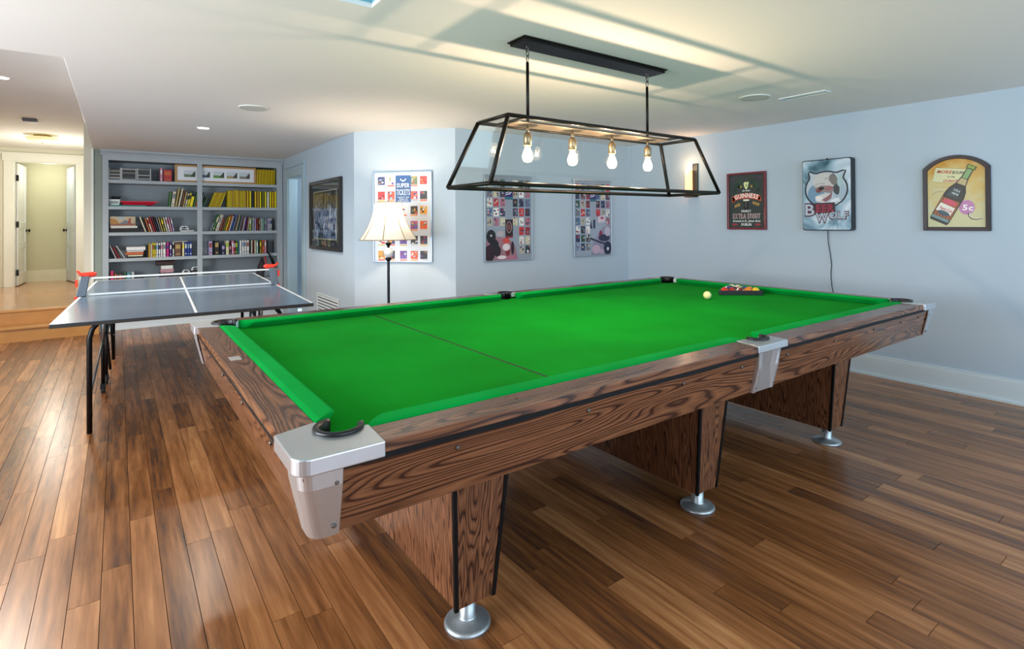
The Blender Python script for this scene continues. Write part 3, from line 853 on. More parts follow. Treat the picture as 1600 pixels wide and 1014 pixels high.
for a, b_ in zip(rings, rings[1:]):
    for k in range(48): f = bm.faces.new((a[k], a[(k+1) % 48], b_[(k+1) % 48], b_[k])); f.smooth = True
sh = obj('lamp_shade', bm, shm, fl)
bm = B()
for q in range(8):
    a = 2*PI*q/8+.2; tube(bm, [((r+.001)*math.cos(a), (r+.001)*math.sin(a), z) for r, z in prof], .0034, 6)
for r, z in (prof[0], prof[-1]):
    tube(bm, [((r)*math.cos(2*PI*k/48), (r)*math.sin(2*PI*k/48), z) for k in range(49)], .004, 6, cap=False)
obj('piping', bm, M('8f7a50', .7), sh)
bm = B(); lathe(bm, [(.006, 1.36), (.014, 1.365), (.014, 1.40), (.03, 1.43), (.03, 1.45), (.015, 1.475), (.001, 1.48)], 16); obj('bulb', bm, M('fff4dc', .5, emit='fff0d0', es=8), fl)
lp = point('floor_lamp_light', (lx, ly, 1.50), 17, (1.0, .80, .58), .03)
bm = B()
for q in range(3):
    a = 2*PI*q/3; tube(bm, [(.012*math.cos(a), .012*math.sin(a), 1.565), (.137*math.cos(a), .137*math.sin(a), 1.583)], .002, 6)
tube(bm, [(0, 0, 1.56), (0, 0, 1.605)], .005, 8); tube(bm, [(.03, 0, 1.37), (.045, 0, 1.47), (0.008, 0, 1.56)], .002, 6); obj('shade_spider', bm, dk, fl)

# ================================================================== TABLE TENNIS TABLE
ZP = .79
cTT = (.50, 5.77)
tt = thing('table_tennis_table', 'folding grey table tennis table with white edge lines and black tube legs', 'table tennis table', (cTT[0], cTT[1], 0), -.048)
tw, tl = .765, 1.515
slate = M('66788c', .2, var=.25, scale=2.5)
edgeb = M('1b1714', .6, var=.4, scale=60)
wl = M('e9eef2', .4)
for s in (-1, 1):
    y0_, y1_ = (-tl, -.004) if s < 0 else (.004, tl)
    bm = B(); box(bm, -tw, tw, y0_, y1_, ZP-.016, ZP)
    half = obj('table_top', bm, slate, tt)
    bm = B(); box(bm, -tw-.001, tw+.001, y0_-(.001 if s < 0 else 0), y1_+(.001 if s > 0 else 0), ZP-.026, ZP-.003); obj('chipboard_edge', bm, edgeb, half)
    bm = B(); e = ZP+.0006
    for x0_, x1_, a, b_ in ((-tw, -tw+.018, y0_, y1_), (tw-.018, tw, y0_, y1_), (-.008, .008, y0_, y1_)): box(bm, x0_, x1_, a, b_, ZP, e)
    if s > 0: box(bm, -tw+.018, tw-.018, tl-.018, tl, ZP, e)
    obj('court_lines', bm, wl, half)
tubem = M('0d0f14', .3, .5)
for s in (-1, 1):
    yl = s*1.19
    bm = B()
    xL = tw-.165
    for e in (-1, 1):
        tube(bm, [(e*xL, yl, 0), (e*xL, yl, ZP-.16), (e*(xL-.015), yl, ZP-.10), (e*(xL-.05), yl, ZP-.055), (e*(xL-.11), yl, ZP-.035), (e*(xL-.2), yl, ZP-.032)], .016, 12)
    tube(bm, [(-xL+.15, yl, ZP-.034), (xL-.15, yl, ZP-.034)], .016, 12)
    obj('leg_frame', bm, tubem, tt)
    # inner wheeled frame
    yi = s*.16
    for e in (-1, 1):
        xi = e*(tw-.17)
        bm = B(); tube(bm, [(xi, yi, .07), (xi, yi+s*.02, .35), (xi, yi+s*.05, ZP-.02)], .014, 10); tube(bm, [(xi+e*-.05, yi+s*.05, .2), (xi-e*.03, yi+s*.1, .5), (xi, yi+s*.09, ZP-.02)], .010, 8)
        ir = obj('inner_leg', bm, tubem, tt)
        bm = B(); tube(bm, [(xi, yi+s*.02, .40), (xi-e*.02, yi+s*.22, .62)], .012, 8); tube(bm, [(xi, yi, .45), (xi, yl, .25)], .007, 8); obj('brace', bm, M('8b8f94', .35, .8), tt)
        bm = B(); tube(bm, [(xi-.014, yi-s*.01, .033), (xi+.014, yi-s*.01, .033)], .032, 18); obj('wheel', bm, M('1a1d16', .6), ir)
        bm = B(); hexa(bm, [(xi-.02, yi-.03, .04), (xi+.02, yi-.03, .04), (xi+.02, yi+.03, .04), (xi-.02, yi+.03, .04)], [(xi-.017, yi-.012, .085), (xi+.017, yi-.012, .085), (xi+.017, yi+.018, .085), (xi-.017, yi+.018, .085)]); obj('wheel_fork', bm, tubem, ir)
bm = B()
for x in (.12, .32): box(bm, x-.02, x+.02, -.55, -.50, ZP-.13, ZP-.02)
tube(bm, [(.22, -.5, ZP-.03), (.33, -.6, ZP-.11), (.38, -.62, ZP-.12)], .014, 8)
obj('folding_latch', bm, M('a4231c', .5), tt)
# clip-on net
net = thing('table_tennis_net', 'clip-on retractable net with grey posts and orange clips across the tennis table', 'net', (cTT[0], cTT[1], 0), -.048)
def post(sx):
    xb = sx*(tw-.012)
    bm = B(); c = -sx*.030
    a = [(xb-.034, -.028, ZP+.001), (xb+.034, -.028, ZP+.001), (xb+.034, .028, ZP+.001), (xb-.034, .028, ZP+.001)]
    b_ = [(xb-.028+c, -.024, ZP+.168), (xb+.028+c, -.024, ZP+.168), (xb+.028+c, .024, ZP+.168), (xb-.028+c, .024, ZP+.168)]
    hexa(bm, a, b_); p = obj('post', bm, M('5b6773', .4), net, bevel=.006)
    org = M('f0381a', .35)
    bm = B(); x = xb+c
    tube(bm, [(x+sx*.055, -.01, ZP+.215), (x+sx*.035, -.005, ZP+.187), (x, 0, ZP+.178), (x-sx*.05, 0, ZP+.180), (x-sx*.075, 0, ZP+.184)], .014, 8, radii=[.008, .012, .022, .022, .01]); obj('clip', bm, org, p)
    bm = B(); box(bm, xb+sx*.030-.008, xb+sx*.030+.008, -.012, .012, ZP+.08, ZP+.14); obj('clip', bm, org, p)
    u0, u1 = sorted((sx*(tw-.06), sx*(tw+.03)))
    bm = B(); box(bm, u0, u1, -.03, .03, ZP-.052, ZP-.030); box(bm, sx*(tw+.018)-.010, sx*(tw+.018)+.010, -.03, .03, ZP-.052, ZP+.003); obj('clamp', bm, org, p)
post(-1); post(1)
bm = B(); box(bm, -tw, tw, -.002, .002, ZP+.142, ZP+.156); obj('net_tape', bm, M('eef0ee', .6), net)
bm = B(); box(bm, -tw, tw, -.002, .002, ZP+.006, ZP+.020); obj('net_tape', bm, M('dde3e6', .6), net)
# mesh net: thin strings
bm = B(); x = -tw+.02
while x < tw-.02:
    box(bm, x, x+.0006, -.0003, .0003, ZP+.02, ZP+.142); x += .022
for z in [ZP+.02+.0203*q for q in range(1, 6)]: box(bm, -tw, tw, -.0003, .0003, z, z+.0006)
nt_ = obj('net_mesh', bm, M('6a7680', .7), net); nt_['kind'] = 'stuff'

# ================================================================== WALL ITEMS
def lay(root, name, build, mat, **k):
    bm = B(); build(bm); return obj(name, bm, mat, root, **k)
def frame4(root, w2, h2, bw, d0, d1, mat, z0=0, bevel=.003):
    for a, b_, c, d in ((-w2, -w2+bw, -h2, h2), (w2-bw, w2, -h2, h2), (-w2+bw, w2-bw, -h2, -h2+bw), (-w2+bw, w2-bw, h2-bw, h2)):
        bx('frame_side', (a, b_, d0, d1, c, d), mat, root, bevel)
def cards(bm, cx, cz, w_, h_, y, cs, rr):
    """a small print made of a ground and a few blotches"""
    q = [(cx-w_/2, cz-h_/2), (cx+w_/2, cz-h_/2), (cx+w_/2, cz+h_/2), (cx-w_/2, cz+h_/2)]
    poly_face(bm, q, y, lin(cs[0]))
    for k in range(5):
        c = cs[1+k % (len(cs)-1)]; a = w_*rr.uniform(.15, .4); b_ = h_*rr.uniform(.12, .3)
        x = cx+rr.uniform(-.5, .5)*(w_-a); z = cz+rr.uniform(-.5, .5)*(h_-b_)
        if k % 2: poly_face(bm, ell(x, z, a/2, b_/2, 8), y-.0004-.0002*k, lin(c))
        else: poly_face(bm, [(x-a/2, z-b_/2), (x+a/2, z-b_/2*.7), (x+a/2, z+b_/2), (x-a/2*.6, z+b_/2)], y-.0004-.0002*k, lin(c))
vc = vcol('print_ink', .45)
RZR = -PI/2
# --- stout sign
s1 = thing('stout_sign', 'dark stout pub sign with red wooden frame left of the silver wolf sign', 'sign', (XW-.003, 3.277, 1.594), RZR)
w2, h2 = .221, .305
bx('sign_board', (-w2+.012, w2-.012, -.018, -.004, -h2+.012, h2-.012), M('2c3733', .6, var=.12), s1)
frame4(s1, w2, h2, .022, -.032, 0, M('6e1f28', .35, coat=.3))
Y_ = -.0185
def b(bm):
    # hop garland, harp, banner, glass
    for cx, cz, rx, rz, c in [(-.10, .165, .035, .028, '0f3326'), (-.06, .205, .03, .02, '173f30'), (.07, .20, .035, .025, '0f3326'), (.11, .155, .03, .035, '173f30'), (-.13, .12, .02, .025, '102b20'), (.135, .11, .018, .03, '102b20'),
                              (-.085, .155, .009, .012, 'c8a018'), (-.06, .155, .008, .012, 'c8a018'), (.06, .155, .009, .012, 'c8a018'), (.085, .155, .008, .01, 'b89018'), (.035, .225, .02, .012, '0f3326')]:
        poly_face(bm, ell(cx, cz, rx, rz, 12), Y_, lin(c))
    poly_face(bm, [(-.03, .19), (-.02, .15), (-.004, .125), (.008, .125), (.02, .15), (.033, .205), (.012, .2), (-.01, .205)], Y_-.0006, lin('d6dc9a'))
    poly_face(bm, ell(.004, .168, .009, .016, 12), Y_-.001, lin('8ea06a'))
    up, lo = [], []
    for k in range(13):
        t_ = -1+2*k/12; x = .165*t_; z = .085-.035*t_*t_; up.append((x, z)); lo.append((x, z-.058))
    for i in range(12): poly_face(bm, [lo[i], lo[i+1], up[i+1], up[i]], Y_, lin('c4432a') if 1 < i < 10 else lin('d85a34'))
    poly_face(bm, [(-.165, .05), (-.15, -.02), (-.135, .0), (-.13, .03)], Y_, lin('b8361f')); poly_face(bm, [(.165, .05), (.15, .0), (.135, .01), (.13, .03)], Y_, lin('b8361f'))
    poly_face(bm, [(-.024, -.088), (.024, -.088), (.032, .0), (-.032, .0)], Y_-.0006, lin('0a0708')); poly_face(bm, [(-.032, .0), (.032, .0), (.034, .018), (-.034, .018)], Y_-.0008, lin('e9e4cf'))
    poly_face(bm, [(-.012, -.065), (.004, -.065), (.006, -.005), (-.014, -.005)], Y_-.001, lin('4d4a48'))
    for cx, cz, c in ((-.135, -.25, '9a2f3a'), (.13, -.25, '9a2f3a'), (-.16, .235, '4a3348'), (.15, .245, '4a3348')): poly_face(bm, ell(cx, cz, .034, .012, 12), Y_, lin(c))
lay(s1, 'artwork', b, vc, fix=False)['kind'] = 'stuff'
text('lettering', [dict(s='GUINNESS', size=.066, z=.037, arc=.42, width=.262)], M('f4ece0', .5), s1, Y_-.0016)
text('lettering', [dict(s='AND', size=.042, x=-.098, z=-.058, width=.07, rot=.35), dict(s='SONS', size=.042, x=.105, z=-.044, width=.078, rot=-.35)], M('d8a84a', .5), s1, Y_-.0012)
text('lettering', [dict(s='FINEST', size=.030, z=-.118, width=.11), dict(s='DUBLIN', size=.036, z=-.262, width=.115), dict(s='Brewed at St. James Gate', size=.03, z=-.222, width=.31, shear=.25),
                   dict(s='Arthur', size=.026, z=.103, width=.09, shear=.3)], M('e8ebe6', .5), s1, Y_-.0012)
text('lettering', [dict(s='EXTRA STOUT', size=.066, z=-.182, width=.305, bold=.0)], M('9c3450', .5), s1, Y_-.0014)
text('lettering', [dict(s='EXTRA STOUT', size=.069, z=-.184, width=.313, bold=.06)], M('b5bcb4', .5), s1, Y_-.0008)
# --- wolf sign
s2 = thing('wolf_sign', 'silver beer sign with a wolf-head circle hanging between two framed wall signs', 'sign', (XW-.002, 2.439, 1.622), RZR)
w2, h2 = .220, .334
bm = B(); 
R_ = .02
pts = []
for cx, cz, a0 in ((w2-R_, h2-R_, 0), (-w2+R_, h2-R_, 90), (-w2+R_, -h2+R_, 180), (w2-R_, -h2+R_, 270)):
    for k in range(5): a = math.radians(a0+22.5*k); pts.append((cx+R_*math.cos(a), cz+R_*math.sin(a)))
prism(bm, pts, -.075, 0, 'y'); obj('sign_case', bm, M('0d1116', .4), s2, bevel=.004)
def silver():
    mt, nt, b_ = nm('brushed_face'); tc = nt.nodes.new('ShaderNodeTexCoord'); nz = nt.nodes.new('ShaderNodeTexNoise'); nz.inputs['Scale'].default_value = 4.2; nz.inputs['Detail'].default_value = 2; nz.inputs['Distortion'].default_value = .8
    cr = nt.nodes.new('ShaderNodeValToRGB'); e = cr.color_ramp.elements; e[0].position = .30; e[0].color = lin('2a5868'); e[1].position = .62; e[1].color = lin('d2dfea')
    q = e.new(.46); q.color = lin('8fb0c2')
    nt.links.new(tc.outputs['Object'], nz.inputs['Vector']); nt.links.new(nz.outputs['Fac'], cr.inputs[0]); nt.links.new(cr.outputs[0], b_.inputs['Base Color']); b_.inputs['Roughness'].default_value = .3; return mt
bm = B(); prism(bm, [(x*.965, z*.975) for x, z in pts], -.080, -.074, 'y'); obj('sign_face', bm, silver(), s2)
Y_ = -.0805
def circ():
    o = []
    ear = {}
    for k in range(60):
        a = 2*PI*k/60; d = math.degrees(a)
        r = .142; x, z = r*math.cos(a), r*math.sin(a)*1.02
        if 38 <= d <= 62: t_ = 1-abs(d-50)/12; x += .045*t_; z += .042*t_
        if 118 <= d <= 140: t_ = 1-abs(d-129)/11; x -= .035*t_; z += .045*t_
        o.append((x*1.02, z*.97+.052))
    return o
ring = circ()
def b(bm):
    nv0 = 0
    poly_face(bm, ring, Y_, lin('b9c6cf'))
    poly_face(bm, ell(-.07, .01, .06, .085, 20), Y_-.0003, lin('6f93ad'))
    poly_face(bm, ell(.09, .03, .045, .07, 20), Y_-.0003, lin('a6b8c6'))
    poly_face(bm, ell(-.012, .115, .080, .068, 24), Y_-.0006, lin('c9c7c3'))          # scalp
    poly_face(bm, ell(.062, .09, .026, .085, 20, rot=.2), Y_-.0005, lin('3e4144'))     # ruff shadow
    poly_face(bm, ell(.05, .125, .025, .045, 16, rot=.3), Y_-.0007, lin('7b7672'))
    poly_face(bm, ell(.10, .12, .022, .05, 16, rot=-.2), Y_-.0007, lin('aac4c8'))
    poly_face(bm, [(-.085, .065), (-.03, .085), (.03, .08), (.055, .055), (.04, .02), (-.01, .03), (-.06, .035)], Y_-.0009, lin('8f7f7e'))
    poly_face(bm, ell(-.03, .062, .020, .013, 14), Y_-.0012, lin('1d2024'))
    poly_face(bm, ell(-.05, .045, .02, .018, 14), Y_-.0012, lin('7a3f44'))
    poly_face(bm, ell(.02, .06, .028, .016, 14, rot=.3), Y_-.0011, lin('9c6468'))
    poly_face(bm, [(-.075, .0), (-.02, .02), (.03, .01), (.03, -.03), (-.02, -.055), (-.07, -.04)], Y_-.0010, lin('cfcac6'))
    poly_face(bm, [(-.03, -.03), (.02, .005), (.045, .03), (.035, -.02), (.0, -.045)], Y_-.0013, lin('8c5a60'))
    poly_face(bm, ell(-.05, -.015, .025, .02, 14), Y_-.0012, lin('e6e3df'))
    poly_face(bm, ell(.06, -.035, .035, .014, 14, rot=.4), Y_-.0011, lin('dde2e4'))
    for k, (x, z) in enumerate(((-.07, .09), (-.055, .098), (-.035, .1), (-.015, .098), (.015, .14), (.03, .15), (.022, .125), (.0, .135))): poly_face(bm, ell(x, z, .005, .0035, 8), Y_-.0014, lin('4a4d50'))
    ribbon(bm, [(.085, -.07), (.10, -.055), (.098, -.04), (.082, -.038)], .006, Y_-.0014, col=lin('f0f2f2'))
    ribbon(bm, ring, .011, Y_-.0016, True, lin('12202c'))
    for v in bm.verts: v.co.x *= 1.29; v.co.z = (v.co.z-.052)*1.20+.050
    poly_face(bm, [(-.19, -.078), (.078, -.072), (.082, -.16), (-.10, -.185), (-.19, -.185)], Y_-.0018, lin('2b1220'))
lay(s2, 'artwork', b, vc, fix=False)['kind'] = 'stuff'
text('lettering', [dict(s='B', size=.158, x=-.147, z=-.192, width=.100, bold=.075), dict(s='W', size=.128, x=-.037, z=-.258, width=.126, bold=.075), dict(s='OLF', size=.095, x=.108, z=-.226, width=.180, bold=.075)], M('4c0f2c', .5), s2, Y_-.0022)
text('lettering', [dict(s='B', size=.150, x=-.147, z=-.189, width=.086, bold=.02), dict(s='W', size=.120, x=-.037, z=-.253, width=.112, bold=.02), dict(s='OLF', size=.086, x=.108, z=-.222, width=.166, bold=.02)], M('aeb9c6', .4), s2, Y_-.0028)
text('lettering', [dict(s='EER', size=.098, x=-.008, z=-.158, width=.165, bold=.05)], M('8e1c38', .5), s2, Y_-.0026)
bm = B(); tube(bm, [(-.01, -.03, h2-.002), (-.01, -.03, h2+.012)], .008, 8); obj('hanger', bm, blk, s2)
bm = B(); tube(bm, [(-.012, -.03, -h2), (-.012, -.02, -h2-.12), (.002, -.016, -h2-.22), (.012, -.012, -h2-.32), (.004, -.012, -h2-.42), (.012, -.012, -h2-.52), (.036, -.012, -h2-.64), (.036, -.012, -h2-.9), (.036, -.012, .28-1.622)], .0035, 8)
obj('power_cord', bm, M('101418', .5), s2)
# --- bottle sign, arched
s3 = thing('bottle_sign', 'arched framed cola bottle sign, rightmost on the blue wall', 'sign', (XW-.003, 1.481, 1.594), RZR)
w2, h2 = .2165, .30
def arch(wi, bot, sp_, top, n=14):
    """outline: bottom edge, straight sides up to spring, segmental arch"""
    c = ((top-sp_)**2-wi**2)/(2*(top-sp_)); r = (top-sp_)-c   # circle through springs and crown, centre z=sp_+c
    a = math.asin(wi/r)
    return [(-wi, bot), (wi, bot)]+[(r*math.sin(a-2*a*k/n), sp_+c+r*math.cos(a-2*a*k/n)) for k in range(n+1)]
O = arch(w2, -h2, .205, .305); I = arch(w2-.03, -h2+.03, .19, .277)
bm = B(); n = len(O)
vo = [[bm.verts.new((x, y, z)) for x, z in O] for y in (-.03, 0)]; vi = [[bm.verts.new((x, y, z)) for x, z in I] for y in (-.026, 0)]
for k in range(n):
    j = (k+1) % n
    bm.faces.new((vo[0][k], vo[0][j], vo[1][j], vo[1][k])); bm.faces.new((vi[0][j], vi[0][k], vi[1][k], vi[1][j]))
    bm.faces.new((vo[0][k], vo[0][j], vi[0][j], vi[0][k])); bm.faces.new((vo[1][j], vo[1][k], vi[1][k], vi[1][j]))
obj('frame', bm, M('2e2329', .5), s3, bevel=.003)
bm = B(); prism(bm, arch(w2-.028, -h2+.028, .19, .279), -.012, -.002, 'y')
def parch():
    mt, nt, b_ = nm('parchment'); tc = nt.nodes.new('ShaderNodeTexCoord'); nz = nt.nodes.new('ShaderNodeTexNoise'); nz.inputs['Scale'].default_value = 7; nz.inputs['Detail'].default_value = 4
    sp_ = nt.nodes.new('ShaderNodeSeparateXYZ'); nt.links.new(tc.outputs['Object'], sp_.inputs[0])
    ad = nt.nodes.new('ShaderNodeMath'); ad.operation = 'MULTIPLY_ADD'; ad.inputs[1].default_value = 1.1; nt.links.new(sp_.outputs['Z'], ad.inputs[0]); nt.links.new(nz.outputs['Fac'], ad.inputs[2])
    cr = nt.nodes.new('ShaderNodeValToRGB'); e = cr.color_ramp.elements; e[0].position = .35; e[0].color = lin('c9c69a'); e[1].position = .85; e[1].color = lin('c48a1c'); q = e.new(.6); q.color = lin('cfb36a')
    nt.links.new(nz.outputs['Fac'], ad.inputs[2]); nt.links.new(ad.outputs[0], cr.inputs[0]); nt.links.new(tc.outputs['Object'], nz.inputs['Vector']); nt.links.new(cr.outputs[0], b_.inputs['Base Color']); b_.inputs['Roughness'].default_value = .5; return mt
obj('sign_board', bm, parch(), s3)
Y_ = -.0125
ang = math.radians(-27)      # bottle leans right
def bt(x, z):                # bottle frame -> sign frame; bottle length along z
    cx, cz = -.105, -.205
    x *= 1.0; z *= .96
    return (cx+x*math.cos(ang)-z*math.sin(ang), cz+x*math.sin(ang)+z*math.cos(ang))
def b(bm):
    poly_face(bm, [(-.155, .10), (-.13, .215), (.09, .185), (.06, .07)], Y_, lin('d3d2a4'))
    ribbon(bm, [(-.155, .10), (-.13, .215), (.09, .185), (.06, .07)], .002, Y_-.0002, True, lin('6a6a40'))
    ribbon(bm, [(-.14, .06), (-.02, .045), (.02, .03)], .002, Y_-.0002, False, lin('8a8458')); ribbon(bm, [(-.155, -.01), (-.13, .015), (-.08, .018)], .003, Y_-.0002, False, lin('4a5238'))
    body = [(-.064, -.01), (-.058, -.028), (.058, -.028), (.064, -.01), (.066, .22), (.056, .27), (.034, .32), (.024, .38), (.022, .455), (.030, .462), (.030, .49), (-.030, .49), (-.030, .462), (-.022, .455), (-.024, .38), (-.034, .32), (-.056, .27), (-.066, .22)]
    poly_face(bm, [bt(x*1.06, z) for x, z in body], Y_-.0006, lin('0c1210'))
    poly_face(bm, [bt(x, z) for x, z in [(-.018, .375), (.017, .375), (.017, .455), (-.018, .455)]], Y_-.0009, lin('7fa46a'))
    poly_face(bm, [bt(x, z) for x, z in [(-.026, .462), (.024, .462), (.024, .485), (-.026, .485)]], Y_-.0009, lin('86a03c'))
    poly_face(bm, [bt(x, z) for x, z in [(-.03, .32), (.03, .32), (.02, .37), (-.02, .37)]], Y_-.0009, lin('b9a878'))
    poly_face(bm, [bt(x, z) for x, z in [(-.052, .2), (.03, .2), (.02, .29), (-.035, .28)]], Y_-.0008, lin('24343a'))
    poly_face(bm, [bt(x, z) for x, z in [(-.064, .02), (.062, .02), (.062, .18), (-.064, .18)]], Y_-.0009, lin('a85a22'))
    for k in range(6): poly_face(bm, [bt(x, z) for x, z in [(-.064+.022*k, .02), (-.058+.022*k, .02), (-.05+.022*k, .18), (-.056+.022*k, .18)]], Y_-.0010, lin('3a2412'))
    poly_face(bm, [bt(x, z) for x, z in ell(0, .155, .05, .022, 16)], Y_-.0012, lin('c7415c'))
    poly_face(bm, [bt(x, z) for x, z in [(-.06, .06), (.05, .055), (.052, .125), (-.055, .13)]], Y_-.0013, lin('e6e2d8'))
    poly_face(bm, [bt(x, z) for x, z in ell(0, .055, .045, .02, 16)], Y_-.0014, lin('27465c'))
    poly_face(bm, [bt(x, z) for x, z in [(-.064, -.006), (.06, -.006), (.06, .018), (-.064, .018)]], Y_-.0012, lin('6d8c8e'))
    poly_face(bm, ell(.070, -.115, .050, .058, 28), Y_-.0004, lin('b577a8'))
    ribbon(bm, [(.082, -.155), (.082, -.185), (.1, -.205), (.13, -.21), (.165, -.2)], .009, Y_-.0004, False, lin('4a4638')); ribbon(bm, [(.085, -.155), (.086, -.183), (.105, -.2), (.13, -.205), (.165, -.197)], .004, Y_-.0006, False, lin('e8e2cf'))
lay(s3, 'artwork', b, vc, fix=False)['kind'] = 'stuff'
text('lettering', [dict(s='5c', size=.062, x=.075, z=-.138, width=.068, rot=-.1)], M('f2ecec', .5), s3, Y_-.0008)
text('lettering', [dict(s='MORE', size=.034, x=-.075, z=.165, width=.095, shear=.2, rot=-.12), dict(s='OUNCE', size=.03, x=-.035, z=.09, width=.095, shear=.1, rot=-.1)], M('b8302a', .5), s3, Y_-.0006)
text('lettering', [dict(s='BOUNCE', size=.034, x=.025, z=.152, width=.095, shear=.2, rot=-.1), dict(s='to the', size=.02, x=-.03, z=.128, width=.05, shear=.2, rot=-.1)], M('1d2016', .5), s3, Y_-.0006)
pt = bt(0, .08)
text('lettering', [dict(s='Pepsi-Cola', size=.032, x=pt[0], z=pt[1], width=.088, shear=.2, rot=ang+.0)], M('b02030', .5), s3, Y_-.0018)
text('lettering', [dict(s=t_, size=.022, x=bt(0, zz)[0], z=bt(0, zz)[1], width=.045, rot=ang) for t_, zz in (('PEPSI', .225), ('COLA', .255))], M('c5d2cf', .5), s3, Y_-.0012)
# --- sconce
sc = thing('wall_sconce', 'lit cylindrical wall sconce on a dark backplate at the far end of the right wall', 'light', (XW-.001, 3.93, 1.86), RZR)
bx('backplate', (-.02, .05, -.02, 0, -.19, .19), M('2a2a2c', .4, .5), sc, .003)
bx('arm', (-.075, .05, -.10, -.01, -.20, -.188), M('1a1a1c', .4, .5), sc, .002)
bm = B(); lathe(bm, [(.042, -.165), (.042, .115)], 24, -.035, -.065); obj('lamp_shade', bm, M('ffd9b0', .5, emit='ff9a60', es=1.6), sc, smooth=True)
bm = B(); lathe(bm, [(.02, .0), (.03, .03), (.03, .10), (.02, .125), (.001, .13)], 16, -.035, -.065); obj('flame_bulb', bm, M('fff0d8', .5, emit='ffe0b0', es=14), sc)
point('sconce_light', (XW-.16, 3.965, 2.02), 1.5, (1.0, .66, .42), .04)

# --- posters
def poster(name, label, loc, rz, w2, h2, seed, ground, build, fr, sheetmat=None):
    root = thing(name, label, 'poster', loc, rz)
    bx('sheet', (-w2+.012, w2-.012, -.012, -.004, -h2+.012, h2-.012), sheetmat or M(ground, .45, var=.03), root)
    frame4(root, w2, h2, .014, -.022, 0, fr)
    rr = random.Random(seed)
    bm = B(); build(bm, rr); obj('printed_cards', bm, vc, root, fix=False)['kind'] = 'stuff'
    return root
PAL = ['8f2f3a', '2b3358', 'd8d6d0', '6f7a80', '2a5548', 'c42a2e', '3a3446', 'b0a89a', '20242c', '7b8fa8', 'c8bfa0', '4a6a8c', 'a86a7a', 'e4e4e2']
alf = M('aeb9c2', .3, .7)
def b1(bm, rr):                 # ticket poster behind the lamp
    w_, h_ = .33, .47
    cx5 = [-.235, -.125, .01, .13, .235]
    for r in range(6):
        for c in range(5):
            if c == 2 and r < 2: continue
            z = .385-.157*r
            pal = rr.sample(['d83a3a', 'f0e6e0', '1c1c22', '2a3a7a', '6a7a5a', 'e8a030', '6a4a9c', 'e05a3a', 'bcd0dc', '8a2a4a'], 4)
            cards(bm, cx5[c], z, .078, .085, -.0125, pal, rr)
            poly_face(bm, [(cx5[c]-.039, z-.062), (cx5[c]+.039, z-.062), (cx5[c]+.039, z-.046), (cx5[c]-.039, z-.046)], -.0125, lin(rr.choice(['e8a070', 'd8c87a', 'd0d6de', 'e87a5a', 'c8ccd4'])))
    poly_face(bm, [(-.075, .155), (.095, .155), (.095, .44), (-.075, .44)], -.0127, lin('23528c'))
    poly_face(bm, [(-.022, .405), (.042, .405), (.042, .39), (.01, .37), (-.022, .39)], -.0134, lin('d8dce4')); poly_face(bm, ell(.01, .40, .022, .012, 12), -.0138, lin('23528c'))
p1 = poster('ticket_poster', 'white framed ticket poster with a blue title panel behind the floor lamp', (2.446, 5.378, 1.448), math.atan2(-.817, .782), .329, .477, 4, 'dfe6ee', b1, M('8ea0b4', .3, .6))
text('lettering', [dict(s='SUPER', size=.062, x=.01, z=.312, width=.145), dict(s='TICKETS', size=.085, x=.01, z=.232, width=.15), dict(s='TWENTY FIVE', size=.02, x=.01, z=.2, width=.13), dict(s='YEARS OF', size=.02, x=.01, z=.18, width=.1), dict(s='SUPER BOWL', size=.02, x=.01, z=.16, width=.13)], M('dfe8f2', .5), p1, -.0140)
